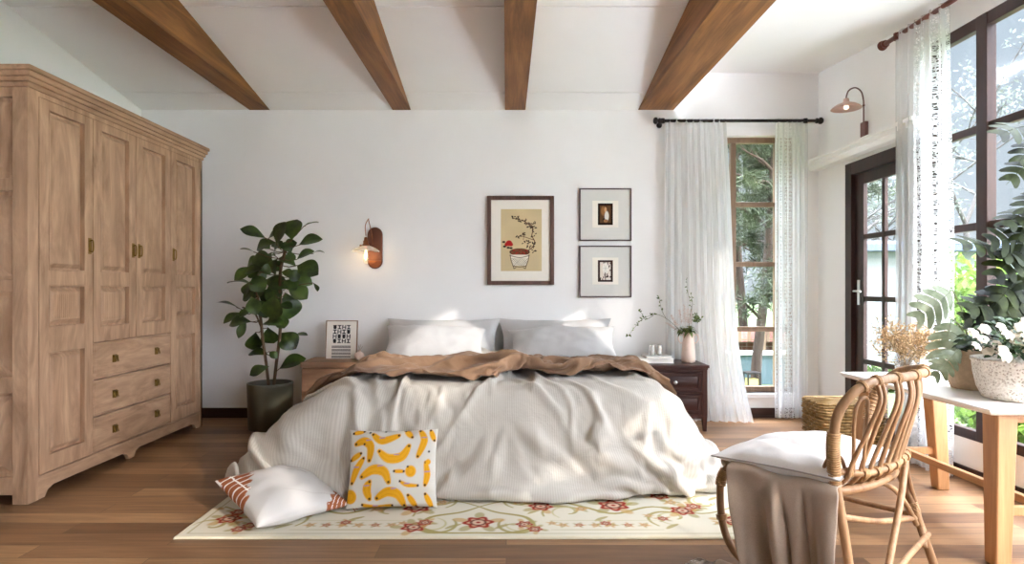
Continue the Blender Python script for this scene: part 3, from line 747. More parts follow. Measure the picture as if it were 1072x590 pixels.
def place_pillow(name, label, cat, loc, rot, w, h, t, seed, mat, group=None, pw=.42, wr=.014, piping=None, pinch=.07):
    mb, o = pillow(w, h, t, seed, pw=pw, wr=wr, pinch=pinch)
    root = thing(name, label, cat, loc, group, rot)
    mb.build('cover', mat, root, (0, 0, 0), smooth=True)
    pp = MB(); P = []
    for k in range(80):
        s = k / 80 * 4; i = int(s); q = (s - i) * 2 - 1
        a, b = ((q, -1), (1, q), (-q, 1), (-1, -q))[i]
        P.append((w / 2 * a * (1 - pinch * (1 - b * b)), h / 2 * b * (1 - pinch * (1 - a * a)), 0))
    pp.tube(P, .0032, 6, closed=True); pp.build('piping', piping or mat, root, (0, 0, 0), smooth=True)
    return root
r = math.radians
place_pillow('pillow', 'white upright back pillow against the wall, left side of the bed', 'pillow', (-.555, 5.45, .70), (r(54), 0, r(1)), 1.02, .50, .22, 1.3, M['pill'], 'bed pillows', .52, .03, None, .12)
place_pillow('pillow', 'white upright back pillow against the wall, right side of the bed', 'pillow', (.43, 5.45, .70), (r(54), 0, r(-1)), 1.02, .50, .22, 2.9, M['pill'], 'bed pillows', .52, .03, None, .12)
place_pillow('pillow', 'plump white front pillow on the left half of the bed', 'pillow', (-.60, 5.22, .70), (r(36), r(2), r(3)), .86, .46, .25, 4.1, M['pill'], 'bed pillows', .48, .035, None, .10)
place_pillow('pillow', 'plump white front pillow on the right half of the bed', 'pillow', (.47, 5.22, .695), (r(34), r(-2), r(-3)), .92, .46, .24, 6.7, M['pill'], 'bed pillows', .48, .035, None, .10)

# bed under the covers
bx0, bx1, by0, by1 = -.93, .83, 4.02, 5.58
bd = thing('bed', 'low double bed hidden under the linen duvet and white pillows', 'bed', ((bx0 + bx1) / 2, (by0 + by1) / 2, 0))
MB().box(bx0, by0, .08, bx1, by1, .26).build('bed_base', M['nslZ'], bd, bevel=.01)
MB().box(bx0 + .01, by0 + .01, .262, bx1 - .01, by1, .535).build('mattress', M['pill'], bd, bevel=.05, seg=4)
for x in (bx0 + .1, bx1 - .1):
    for y in (by0 + .1, by1 - .1): MB().box(x - .03, y - .03, 0, x + .03, y + .03, .079).build('leg', M['nslZ'], bd)
def cloth(data, nx, ny, name, mat, label, cat, solid, uvs, sub=1):
    a = data.copy()
    # keep the sides of the sheet clear of both nightstands
    k = np.clip((a[..., 1] - 4.75) / .4, 0, 1)
    lo, hi = -1.135, 1.075
    x = a[..., 0]
    if cat == 'duvet':
        x = np.where(x < -.95, lerp(x, np.maximum(x, -.95 + (x + .95) * .45), k), x)
        x = np.where(x > .85, lerp(x, np.minimum(x, .85 + (x - .85) * .45), k), x)
    a[..., 0] = x
    mb = MB(); mb.v = [tuple(p) for p in a.reshape(-1, 3)]
    for j in range(ny):
        for i in range(nx): mb.uv[j * nx + i] = (i / (nx - 1) * uvs[0], j / (ny - 1) * uvs[1])
    mb.f = [(j * nx + i, j * nx + i + 1, (j + 1) * nx + i + 1, (j + 1) * nx + i) for j in range(ny - 1) for i in range(nx - 1)]
    o = mb.build(name, mat, None, (float(a[..., 0].mean()), float(a[..., 1].mean()), 0), smooth=True, solid=solid, sub=sub)
    return tag(o, label, cat)
M['duvet'] = fabric('linen_duvet', C(198, 192, 181), C(187, 180, 168), rib=.05, ribscale=26, wr=1.1, wrs=5.5)
cloth(DUVET, 160, 104, 'duvet', M['duvet'], 'cream ribbed linen duvet spilling over the bed foot to the floor', 'duvet', .010, (3.4, 2.2))
M['throw'] = fabric('camel_throw', C(142, 112, 88), C(122, 94, 72), wr=.9, wrs=6)
cloth(THROW, 150, 76, 'throw_blanket', M['throw'], 'crumpled camel brown blanket lying across the bed', 'blanket', .008, (2.4, 1.2))

# ---------------------------------------------------------------- painted surfaces (pattern colours per vertex)
def seg_dist(px, py, pts):
    d = np.full(px.shape, 1e9); tt = np.zeros(px.shape); n = len(pts) - 1
    for i, (a, b) in enumerate(zip(pts[:-1], pts[1:])):
        ax, ay = a; bx, by = b; dx, dy = bx - ax, by - ay; L = dx * dx + dy * dy + 1e-12
        t = np.clip(((px - ax) * dx + (py - ay) * dy) / L, 0, 1)
        q = np.hypot(px - ax - t * dx, py - ay - t * dy); m = q < d
        d = np.where(m, q, d); tt = np.where(m, (i + t) / n, tt)
    return d, tt
def smooth2(pts, sub=5): return [(p.x, p.y) for p in catmull([(a, b, 0) for a, b in pts], sub)]
def over(col, mask, c):
    c = np.array(c[:3]); m = np.clip(mask, 0, 1)[..., None]; col[:] = col * (1 - m) + c * m
def sm(d, r, e): return np.clip((r - d) / e + .5, 0, 1)

# banana cushion
def banana_cols(mb, o, w, h):
    v = np.array(mb.v); px = (v[:, 0] / w + .5) * 520 + 70; py = 500 - (v[:, 1] / h + .5) * 415
    col = np.tile(np.array(C(200, 195, 184)[:3]), (len(v), 1))
    Y1, Y2, BK, BL = C(216, 156, 28), C(192, 124, 20), C(34, 26, 24), C(110, 108, 190)
    B = [([(215,115),(270,150),(365,122)],17),([(118,165),(165,150),(205,180),(200,252)],20),([(258,206),(310,244),(385,235),(425,180)],21),([(488,98),(512,150),(476,235)],17),
         ([(150,214),(92,250)],13),([(166,240),(128,300),(104,368)],16),([(162,336),(225,300),(288,312),(316,365)],22),([(345,310),(400,312)],9),([(208,362),(192,400),(208,448)],20),
         ([(380,362),(420,382),(480,386)],9),([(250,446),(308,415),(368,428),(404,485)],21),([(426,434),(470,492)],14),([(166,478),(240,495),(335,484)],12),
         ([(402,96),(442,132)],14),([(548,95),(570,150)],13),([(522,266),(532,330),(520,384)],15),([(522,430),(560,498)],13),([(98,106),(160,96)],11),([(70,300),(72,370)],9)]
    for pts, r in B:
        r *= 1.22; d, t = seg_dist(px, py, smooth2(pts)); prof = r * (.30 + .70 * np.sin(np.pi * np.clip(.08 + .84 * t, 0, 1)) ** .8)
        over(col, sm(d, prof, 4), Y1); over(col, sm(np.abs(d - prof * .45), 2.2, 3) * sm(d, prof, 3) * .5, Y2)
        if len(pts) > 2:
            p = smooth2(pts); k = p[len(p) // 2]; d2, _ = seg_dist(px, py, [(k[0] - 14, k[1] - r * .75), (k[0] + 12, k[1] - r * .8)]); over(col, sm(d2, 2.6, 3) * .8, BL)
        for e in (pts[0], pts[-1]): over(col, sm(np.hypot(px - e[0], py - e[1]), 6.5, 4), BK)
    for cx, cy, rr in ((438, 312, 31), (96, 437, 37), (536, 264, 15)):
        d = np.hypot(px - cx, py - cy); over(col, sm(d, rr, 4), Y1); over(col, sm(np.abs(d - rr * .55), 2, 3) * .6, Y2)
    for cx, cy in ((422, 288), (196, 104), (286, 98), (540, 210), (168, 166)): over(col, sm(np.hypot(px - cx, py - cy), 6, 4), BK)
    return col
M['print'] = attr_mat('printed_cotton', .85, .15, .15, .5)
wB, hB = .475, .405
mb, o = pillow(wB, hB, .15, 3.3, 110, 100, pw=.40, wr=.016, pinch=.05)
bc = thing('cushion', 'square cushion printed with yellow bananas leaning on the duvet', 'cushion', (-.605, 3.315, .212), None, (r(72), 0, r(4)))
mb.build('cover', M['print'], bc, (0, 0, 0), smooth=True, cols=banana_cols(mb, o, wB, hB))
# rust and white cushion
wC = .50
mb, o = pillow(wC, wC, .165, 8.2, 110, 110, pw=.40, wr=.016)
v = np.array(mb.v); a, b = v[:, 0] / wC * 2, v[:, 1] / wC * 2
col = np.tile(np.array(C(194, 190, 185)[:3]), (len(v), 1)); RU = C(150, 88, 54); WH = C(236, 230, 222)
edge = 1.0 - np.abs(.18 * np.sin(b * 9)) * .5
rim = lerp(-.93, -.22, np.clip((b + .32) / 1.3, 0, 1)) + .05 * np.sin(b * 26)
over(col, sm(a - rim, 0, .03) * sm(-b, .30, .05), RU)
gridm = (np.abs(np.mod(b * 5.6 + a * .5, 1) - .5) > .41) | (np.abs(a + .76) < .016)
over(col, (gridm & (a < rim) & (b > -.32) & (b < .84)).astype(float), WH)
over(col, (a < -.965).astype(float) * (b > -.5), WH)
q2 = (a - b)                                     # right corner
over(col, sm(1.45 - q2 + .05 * np.sin((a + b) * 20), 0, .03), RU)
over(col, ((np.abs(np.mod(q2 * 9, 1) - .5) > .42) & (q2 > 1.45)).astype(float), WH)
d, _ = seg_dist(a, b, [(-.25, .86), (.42, .30), (.55, .12)]); over(col, sm(d, .008, .01) * .8, C(110, 98, 88))
d, _ = seg_dist(a, b, [(-.2, -.35), (.35, -.62), (.8, -.78)]); over(col, sm(d, .006, .01) * .5, C(150, 140, 130))
rc = thing('cushion', 'white cushion with rust brown grid corners lying on the rug', 'cushion', (-1.165, 3.235, .108), None, (r(13), r(2), r(47)))
mb.build('cover', M['print'], rc, (0, 0, 0), smooth=True, cols=col)
# tassels on its right corner
tb = MB()
for k in range(14):
    b0 = Vector((wC / 2 * .97, -wC / 2 * .97, 0)); e = b0 + Vector((R.uniform(.0, .055), -R.uniform(-.01, .05), R.uniform(-.03, .012)))
    tb.tube([b0, (b0 + e) / 2 + Vector((0, 0, .006)), e], .0022, 5)
M['rust'] = fabric('rust_thread', C(168, 104, 66), wr=.1)
tb.build('tassel', M['rust'], rc, (0, 0, 0), smooth=True)

# ---------------------------------------------------------------- rug
RX0, RX1, RY0, RY1 = -1.555, 1.36, 2.895, 4.6
xs = np.linspace(RX0, RX1, 560)
ysr = np.concatenate([np.linspace(RY0, 3.75, 170), np.linspace(3.80, RY1, 14)])
gx, gy = np.meshgrid(xs, ysr); X, Y = gx.ravel(), gy.ravel()
col = np.tile(np.array(C(214, 208, 190)[:3]), (len(X), 1))
OL, OL2, RD, PK, DR_, GD = C(162, 150, 96), C(138, 130, 78), C(150, 56, 42), C(196, 142, 112), C(92, 34, 28), C(192, 156, 96)
def fl(px, py, s=1.0):
    p = W(px, py, 1); k = CAMZ / (CAMZ - p.z) if p.z < CAMZ else 1
    return (p.x * k, k)
nz = np.array([noise.noise(Vector((x * 9, y * 9, 2))) for x, y in zip(X[::1], Y[::1])]) if len(X) < 120000 else 0
def line(pts, r, c, a=1.0, s=6):
    global col
    p = smooth2(pts, s); x0 = min(q[0] for q in p) - .05; x1 = max(q[0] for q in p) + .05; y0 = min(q[1] for q in p) - .05; y1 = max(q[1] for q in p) + .05
    m = (X > x0) & (X < x1) & (Y > y0) & (Y < y1); idx = np.nonzero(m)[0]
    if not len(idx): return
    d, t = seg_dist(X[idx], Y[idx], p); sub = col[idx]; over(sub, sm(d, r * (.45 + .55 * np.sin(np.pi * t)), .006) * a, c); col[idx] = sub
def rose(cx, cy, s, c1=RD, c2=DR_):
    m = np.nonzero(np.hypot(X - cx, Y - cy) < s * 2.6)[0]
    if not len(m): return
    x, y = X[m] - cx, Y[m] - cy; d = np.hypot(x, y); th = np.arctan2(y, x); sub = col[m]
    for k in range(5):
        a = k * 1.257 + cx * 7; lx, ly = x - math.cos(a) * s * 1.35, y - math.sin(a) * s * 1.35
        uu = lx * math.cos(a) + ly * math.sin(a); vv = -lx * math.sin(a) + ly * math.cos(a)
        over(sub, sm(np.hypot(uu / 1.6, vv), s * .36, .01) * .75, GD if k % 2 else OL)
    over(sub, sm(d, s * (1 + .16 * np.cos(th * 6 + cx * 5)), .01) * .9, PK)
    over(sub, sm(np.abs(d - s * (.82 + .14 * np.cos(th * 6 + cx * 5))), s * .15, .008), c1)
    over(sub, sm(d, s * .50, .01) * .85, C(208, 178, 154)); over(sub, sm(np.abs(d - s * .50), s * .09, .006) * .85, c2); over(sub, sm(d, s * .16, .006), c1)
    col[m] = sub
def spiral(cx, cy, s, a0, turn, c=OL, r=.011):
    pts = []
    for k in range(13):
        q = k / 12; a = a0 + turn * q * 4.6; rad = s * (1 - .78 * q); pts.append((cx + rad * math.cos(a), cy + rad * math.sin(a)))
    line(pts, r, c, .95, 3)
xm = fl(500, 549)[0]
for sg in (-1, 1):
    for (dx, yy, s, a0, tn) in ((.22, 3.03, .13, 2.4, 1), (.45, 3.22, .13, 3.6, -1), (.74, 3.42, .12, 2.8, 1), (.98, 3.14, .14, 4.0, -1), (1.22, 3.36, .12, 1.2, 1), (.24, 3.40, .13, 4.2, -1), (1.30, 3.04, .09, .4, 1), (.62, 3.58, .1, .5, 1)):
        spiral(xm + sg * dx, yy, s, a0 if sg > 0 else PI - a0, tn * sg)
        spiral(xm + sg * (dx + .02), yy + .01, s * .8, (a0 if sg > 0 else PI - a0) + .5, tn * sg, C(190, 182, 138), .007)
    line([(xm, 2.95), (xm + sg * .16, 2.95), (xm + sg * .27, 3.02), (xm + sg * .24, 3.15), (xm + sg * .09, 3.22), (xm, 3.30)], .012, OL)
    line([(xm, 3.30), (xm + sg * .12, 3.38), (xm + sg * .22, 3.33), (xm + sg * .36, 3.42), (xm + sg * .55, 3.30), (xm + sg * .70, 3.20), (xm + sg * .92, 3.30), (xm + sg * 1.15, 3.20), (xm + sg * 1.35, 3.30)], .011, OL)
    line([(xm + sg * .05, 3.50), (xm + sg * .3, 3.56), (xm + sg * .5, 3.48), (xm + sg * .8, 3.58), (xm + sg * 1.1, 3.5)], .010, OL2, .7)
    for k in range(16):
        x = xm + sg * (.12 + k * .083); y = 3.02 + .5 * ((k * 37) % 10) / 10
        rose(x, y, .016 + .006 * (k % 3), GD, OL2) if k % 2 else line([(x - .03, y - .02), (x, y + .01), (x + .035, y + .035)], .013, OL, .85)
    # slim border band with tiny sprigs
    line([(xm + sg * .36, 2.985), (xm + sg * .6, 2.985), (xm + sg * .9, 2.985)], .004, OL, .8)
    line([(xm + sg * .36, 3.105), (xm + sg * .6, 3.105), (xm + sg * .9, 3.105)], .004, C(190, 182, 138), .8)
    for k, xx in enumerate((.42, .50, .58, .66, .74, .82)):
        rose(xm + sg * xx, 3.045, .018, RD if k % 3 == 1 else GD, OL2)
for px, py, s in ((500.7, 549, .062), (566, 532, .052), (549, 551, .034), (560, 556, .03), (642, 531, .066), (714.5, 536.5, .052), (726, 532, .034), (766, 547, .05), (433, 554, .05), (445, 549, .03),
                  (437, 533, .06), (240, 545, .05), (250, 538, .035), (262, 552, .03), (690, 521, .045), (590, 521, .04), (362, 549, .022), (634, 550, .022), (694, 545, .022), (800, 533, .05), (830, 550, .05), (250, 556, .03)):
    q = fl(px, py); rose(q[0], q[1], s * 1.15)
e = np.minimum(np.minimum(X - RX0, RX1 - X), Y - RY0)
over(col, sm(np.abs(e - .045), .004, .004) * .7, OL)
over(col, sm(e, .018, .006) * .5, C(214, 204, 168))
mb = MB(); mb.v = [(x, y, .012 if min(x - RX0, RX1 - x, y - RY0) > 1e-6 else .003) for x, y in zip(X, Y)]
nX, nY = len(xs), len(ysr)
mb.f = [(j * nX + i, j * nX + i + 1, (j + 1) * nX + i + 1, (j + 1) * nX + i) for j in range(nY - 1) for i in range(nX - 1)]
M['rug'] = attr_mat('woven_rug', .95, .25, .05)
rug = mb.build('rug', M['rug'], None, (-.1, 3.7, 0), smooth=True, cols=col)
mq = rug.modifiers.new('Solidify', 'SOLIDIFY'); mq.thickness = .010; mq.offset = -1
tag(rug, 'cream floral rug with red roses and olive scrolls under the bed foot', 'rug')
# ---------------------------------------------------------------- framed pictures
M['walnutframe'] = wood('walnut_picture_frame', C(76, 52, 44), C(112, 80, 68), 'Z', 30, 3, .5)
M['thinframe'] = plain('dark_thin_frame', C(74, 54, 54), .5, 0, .05, 20, 0)
M['mat'] = plain('ivory_mat', C(240, 234, 222), .9, var=.01, bump=.02)
M['matg'] = plain('grey_mat', C(216, 214, 208), .9, var=.01, bump=.02)
M['art'] = attr_mat('art_print', .85, .02, .1)
def framebars(mb, x0, z0, x1, z1, t, ya, yb):
    return mb.box(x0, ya, z0, x0 + t, yb, z1).box(x1 - t, ya, z0, x1, yb, z1).box(x0 + t, ya, z0, x1 - t, yb, z0 + t).box(x0 + t, ya, z1 - t, x1 - t, yb, z1)
def canvas(x0, z0, x1, z1, y, nu, nv, paint):
    mb = MB(); mb.grid(lambda u, v: (lerp(x0, x1, u), y, lerp(z0, z1, v)), nu, nv); mb.uv = {}
    U = np.array([(i / (nu - 1), j / (nv - 1)) for j in range(nv) for i in range(nu)])
    return mb, paint(U[:, 0], U[:, 1])
yw = YB - .004
a, b = W(510, 298, 5.63), W(580, 205, 5.63); x0, z0, x1, z1 = a.x, a.z, b.x, b.z
pic = thing('framed_picture', 'walnut-framed print of a potted flowering branch above the bed', 'picture', ((x0 + x1) / 2, YB, z0))
framebars(MB(), x0, z0, x1, z1, .036, yw - .03, yw).build('frame', M['walnutframe'], pic, bevel=.003)
MB().box(x0 + .03, yw - .014, z0 + .03, x1 - .03, yw - .006, z1 - .03).build('mat', M['mat'], pic)
def paint_bonsai(u, v):
    # coordinates of the print in its own 200 x 302 space, y down
    X_, Y_ = u * 200, (1 - v) * 302
    n = np.array([noise.noise(Vector((a * 3, b * 4, 1))) for a, b in zip(u, v)])[:, None]
    col = np.array(C(206, 186, 146)[:3])[None] * (1 + .10 * n); INK, RED, WHT, BRN = C(52, 36, 30), C(170, 34, 34), C(232, 224, 206), C(92, 52, 36)
    def ln(p, r, c=INK, a=1): d, t = seg_dist(X_, Y_, smooth2(p)); over(col, sm(d, r, 1.2) * a, c)
    ln([(118, 208), (150, 190), (166, 160), (152, 130), (158, 100), (150, 78), (125, 70)], 2.2, BRN)
    ln([(158, 100), (140, 78), (112, 58), (84, 50), (60, 44)], 1.8, BRN); ln([(160, 150), (130, 140), (104, 132), (84, 134)], 1.6, BRN); ln([(110, 150), (112, 130), (106, 116)], 1.2, BRN)
    rr = random.Random(4)
    for cx, cy, sx, sy, k in ((70, 44, 22, 9, 12), (104, 56, 20, 9, 9), (138, 76, 22, 12, 13), (158, 92, 16, 12, 10), (160, 122, 12, 14, 5), (150, 158, 18, 12, 11), (148, 178, 20, 12, 10), (88, 134, 16, 7, 7), (110, 122, 9, 10, 5), (165, 60, 6, 10, 3), (162, 205, 12, 8, 5), (122, 160, 16, 8, 6)):
        for _ in range(k):
            x, y = cx + rr.uniform(-sx, sx), cy + rr.uniform(-sy, sy); t = rr.uniform(0, PI)
            dx, dy = X_ - x, Y_ - y; p, q = dx * math.cos(t) + dy * math.sin(t), -dx * math.sin(t) + dy * math.cos(t)
            over(col, sm(np.hypot(p / 2, q), 2.5, .9), INK)
    for cx, cy, s in ((40, 166, 14), (28, 172, 9), (50, 172, 9)): over(col, sm(np.hypot((X_ - cx) / 1.1, Y_ - cy), s, 2), RED)
    for cx, cy in ((18, 182), (36, 188), (50, 190), (14, 160)): over(col, sm(np.hypot((X_ - cx) / 1.6, Y_ - cy), 5, 1.5), INK)
    # bowl: rim, soil, lattice body, foot
    d = np.hypot((X_ - 92) / 50, (Y_ - 209) / 18); over(col, sm(d, 1, .05), INK); over(col, sm(d, .90, .05), C(120, 72, 48))
    for _ in range(40):
        x, y = rr.uniform(52, 132), rr.uniform(198, 220); over(col, sm(np.hypot(X_ - x, Y_ - y), 3, 1.5) * (d < .9), BRN if rr.random() < .7 else RED)
    body = (Y_ > 222) & (Y_ < 276) & (np.abs(X_ - 92) < 46 - (Y_ - 222) * .26); over(col, body.astype(float), WHT)
    for p in ([(46, 222), (50, 250), (60, 276)], [(138, 222), (134, 250), (124, 276)], [(44, 226), (92, 236), (140, 226)], [(58, 276), (92, 282), (126, 276)], [(62, 280), (64, 290), (74, 284)], [(122, 280), (120, 290), (110, 284)]): ln(p, 1.5)
    lat = (np.abs(np.mod(X_ * .09 + Y_ * .09, 1) - .5) < .09) | (np.abs(np.mod(X_ * .09 - Y_ * .09, 1) - .5) < .09)
    over(col, (lat & body & (Y_ > 240)).astype(float) * .8, INK)
    return col
px0, px1 = lerp(x0, x1, .205), lerp(x0, x1, .815); pz0, pz1 = lerp(z0, z1, .155), lerp(z0, z1, .852)
mb, cc = canvas(px0, pz0, px1, pz1, yw - .0152, 150, 226, paint_bonsai); mb.build('print', M['art'], pic, cols=cc)
def small_pic(ya, yb, label, paint):
    a, b = W(606.5, yb, 5.63), W(661, ya, 5.63); x0, z0, x1, z1 = a.x, a.z, b.x, b.z
    p = thing('framed_picture', label, 'picture', ((x0 + x1) / 2, YB, z0), 'small square frames right of the big picture')
    framebars(MB(), x0, z0, x1, z1, .011, yw - .026, yw).build('frame', M['thinframe'], p, bevel=.002)
    MB().box(x0 + .008, yw - .012, z0 + .008, x1 - .008, yw - .006, z1 - .008).build('mat', M['matg'], p)
    xm, zm = (x0 + x1) / 2, (z0 + z1) / 2 + .004
    MB().box(xm - .118, yw - .0145, zm - .122, xm + .118, yw - .0125, zm + .122).build('inner_mat', M['mat'], p, bevel=.0008)
    mb, cc = canvas(xm - .068, zm - .098, xm + .068, zm + .098, yw - .0152, 60, 84, paint); mb.build('print', M['art'], p, cols=cc)
def p1(u, v):
    col = np.tile(np.array(C(40, 28, 22)[:3]), (len(u), 1)); x, y = (u - .5) * 2, (v - .5) * 2
    over(col, ((np.abs(x) < .72) & (np.abs(y) < .80)).astype(float), C(96, 66, 42))
    over(col, sm(np.hypot((x + .30) / .8, (y - .30) / 1.1), .36, .2), C(150, 104, 60)); over(col, sm(np.hypot((x - .02) / .5, (y - .42) / .8), .32, .1), C(206, 158, 112))
    over(col, sm(np.hypot((x - .18) / .75, (y + .18) / 1.2), .38, .12), C(228, 222, 210)); over(col, sm(np.hypot((x + .2) / .7, (y + .55) / .8), .25, .1), C(56, 40, 32))
    over(col, sm(np.hypot(x - .05, (y + .62) / .5), .30, .1), C(160, 110, 70)); over(col, sm(np.hypot((x - .1) / .4, (y - .72) / .3), .3, .1), C(90, 50, 30))
    return col
def p2(u, v):
    col = np.tile(np.array(C(62, 44, 40)[:3]), (len(u), 1)); x, y = (u - .5) * 2, (v - .5) * 2
    over(col, ((np.abs(x) < .72) & (np.abs(y) < .82)).astype(float), C(226, 214, 200))
    rr = random.Random(2); IK = C(70, 50, 46)
    for _ in range(26):
        a, b = rr.uniform(-.7, .7), rr.uniform(-.8, .8)
        if math.hypot(a, b - .25) > .42: over(col, sm(np.hypot((x - a), (y - b) / 1.3), .07, .04) * ((np.abs(x) < .72) & (np.abs(y) < .82)), IK)
    over(col, sm(np.hypot(x - .02, (y - .25) / 1.2), .42, .1), C(238, 232, 222))
    for k in range(6):
        t = k * 1.05; d, _ = seg_dist(x, y, [(.02, .25), (.02 + .38 * math.cos(t), .25 + .42 * math.sin(t))]); over(col, sm(d, .015, .02) * .5, IK)
    d, _ = seg_dist(x, y, [(0, -.15), (-.05, -.5), (.02, -.8)]); over(col, sm(d, .05, .04), IK); over(col, sm(np.hypot((x - .3) / 1.4, y + .5), .10, .05), IK)
    return col
small_pic(197, 252, 'thin dark square frame holding a small brown figure picture, upper of two', p1)
small_pic(257, 311, 'thin dark square frame holding a small white blossom picture, lower of two', p2)

# standing print on the left nightstand
sx0, sx1, sh = -.1385, .1385, .338
po = thing('framed_print', 'small framed poster of black lettering leaning on the light wood nightstand', 'picture', (-1.428, 5.375, .5568), None, (r(-6), 0, r(-2)))
M['paleframe'] = wood('pale_wood_frame', C(150, 122, 100), C(182, 154, 130), 'Z', 30, 3)
framebars(MB(), sx0, 0, sx1, sh, .008, -.018, .0).build('frame', M['paleframe'], po, (0, 0, 0), bevel=.0012)
MB().box(sx0 + .006, -.012, .006, sx1 - .006, -.004, sh - .006).build('mat', M['mat'], po, (0, 0, 0))
gl = MB(); ux = .040; xs0 = -.078; zt = .292
def glyph(k, cx, cz, s):
    h = s * .44; w_ = s * .42; t = s * .15
    bx = lambda a, b, c, d: gl.box(cx + a, -.0132, cz + b, cx + c, -.0118, cz + d)
    if k == 'I': bx(-w_, h - t, w_, h); bx(-w_, -h, w_, -h + t); bx(-t * .7, -h + t, t * .7, h - t); bx(-t * 1.6, h - 1.6 * t, t * 1.6, h - t); bx(-t * 1.6, -h + t, t * 1.6, -h + 1.6 * t)
    elif k == 'H': bx(-w_, -h, -w_ + 1.3 * t, h); bx(w_ - 1.3 * t, -h, w_, h); bx(-w_ + 1.3 * t, -t * .6, w_ - 1.3 * t, t * .6); bx(-w_, h - t * .7, -w_ + 2 * t, h); bx(w_ - 2 * t, -h, w_, -h + t * .7)
    else:
        gl.lathe([(.001, -.0132), (s * .36, -.0132), (s * .36, -.0118)], (cx, 0, cz), 18, 'Y'); bx(-w_, h - t, w_, h) ; bx(-t, -h, t, h); bx(-w_ * .7, -h, w_ * .7, -h + t)
for rr_, row in enumerate(('OIHI', 'IHIO', 'HOOH', 'OIHI')):
    for cc_, k in enumerate(row): glyph(k, -.060 + cc_ * ux, zt - .012 - rr_ * .040, .040)
for k in range(15):
    z = zt - .175 - k * .0072
    if k % 4 != 3: gl.box(-.084, -.0132, z - .0022, .082, -.0118, z + .0022)
M['ink'] = plain('black_ink', C(52, 50, 50), .8, 0, .02, 20, 0)
gl.build('print', M['ink'], po, (0, 0, 0))
# little round vase beside it
M['blush'] = plain('blush_ceramic', C(222, 200, 186), .5, 0, .03, 40, .05)
sv = thing('bud_vase', 'small round blush ceramic bottle beside the lettering poster', 'vase', (-1.262, 5.335, .5562))
MB().lathe([(.001, 0), (.022, 0), (.036, .012), (.043, .033), (.040, .052), (.026, .067), (.014, .073), (.012, .084), (.015, .088), (.009, .088), (.008, .075)], sv.location, 28).build('vase_body', M['blush'], sv, smooth=True)
m_ = MB()
for dx, dz, dy in ((.03, .06, 0), (-.012, .07, .01), (.012, .075, -.005)): p = Vector(sv.location) + Vector((0, 0, .06)); m_.tube([p, p + Vector((dx * .4, dy, dz * .6)), p + Vector((dx, dy, dz))], .0012, 5)
m_.build('reed', M['paleframe'], sv)

# ---------------------------------------------------------------- wall sconce with bare bulb
sc_ = thing('wall_sconce', 'copper capsule wall sconce with a glowing filament bulb above the nightstand', 'lamp', W(393, 281, YB))
a = W(393, 259.5, YB); pw, phh = .068, .188
poly = []
for k in range(33):
    t = PI * k / 32; poly.append((a.x + pw * math.cos(t), a.z + phh - pw + pw * math.sin(t)))
for k in range(33):
    t = PI + PI * k / 32; poly.append((a.x + pw * math.cos(t), a.z - phh + pw + pw * math.sin(t)))
mb = MB(); mb.prism(poly, 'Y', YB - .022, YB)
M['darkcopper'] = plain('brown_copper', C(112, 70, 54), .42, .6, .10, 10, 0)
mb.build('wall_plate', M['darkcopper'], sc_, bevel=.006)
low = [(p[0] * 1, min(p[1], a.z - .075)) for p in poly]
lp = [p for p in poly if p[1] <= a.z - .07]; mb = MB(); mb.prism([(a.x + (p[0] - a.x) * .9, p[1] + .005) for p in lp], 'Y', YB - .030, YB - .021); mb.build('copper_inlay', M['copper'], sc_, bevel=.004)
bx_, bz_ = W(382.5, 265, 5.50).x, W(382.5, 262, 5.50).z; yb_ = 5.52
arm = MB(); arm.tube(catmull([(a.x - .02, YB - .02, a.z + .03), (a.x - .022, YB - .05, a.z + .12), (a.x - .04, YB - .09, a.z + .235), (bx_ + .02, yb_ + .01, a.z + .25), (bx_ - .005, yb_, a.z + .19), (bx_, yb_, a.z + .10)], 6), .004, 8)
arm.build('arm', M['copper'], sc_, smooth=True)
mb = MB(); mb.lathe([(.001, .115), (.012, .115), (.016, .10), (.018, .085), (.024, .08), (.024, .055), (.030, .05), (.031, .032), (.020, .03), (.018, .02), (.001, .02)], (bx_, yb_, bz_ + .005), 24)
mb.tube([(bx_, yb_, bz_ + .045), (bx_ - .042, yb_ - .01, bz_ + .045)], .005).ball((bx_ - .046, yb_ - .011, bz_ + .045), .008); mb.build('socket', M['copper'], sc_, smooth=True)
M['bulb'] = emis('warm_filament', C(255, 214, 140), 3.0)
mb = MB(); mb.lathe([(.001, -.098), (.007, -.096), (.009, -.085), (.009, -.02), (.005, -.005), (.001, 0)], (bx_, yb_, bz_ + .012), 16); mb.build('filament', M['bulb'], sc_, smooth=True)
M['clear'] = glass('clear_glass', (.97, .97, .97, 1), milk=.07)
mb = MB(); mb.lathe([(.014, .025), (.019, .012), (.024, -.02), (.026, -.06), (.022, -.10), (.010, -.118), (.001, -.12)], (bx_, yb_, bz_), 24); mb.build('bulb_glass', M['clear'], sc_, smooth=True)
M['shadeglass'] = glass('milky_glass', (.96, .96, .95, 1), milk=.30)
mb = MB(); mb.lathe([(.024, .035), (.05, .026), (.09, .008), (.118, -.014), (.121, -.020)], (bx_, yb_, bz_ + .012), 40); mb.build('glass_shade', M['shadeglass'], sc_, smooth=True)
pl = bpy.data.lights.new('sconce_glow', 'POINT'); pl.energy = .35; pl.color = (1, .72, .42); pl.shadow_soft_size = .02
plo = bpy.data.objects.new('sconce_glow', pl); COL.objects.link(plo); plo.location = (bx_ - .0, yb_ - .02, bz_ - .06); plo.parent = sc_; plo.location = Vector((bx_, yb_ - .03, bz_ - .05)) - sc_.location

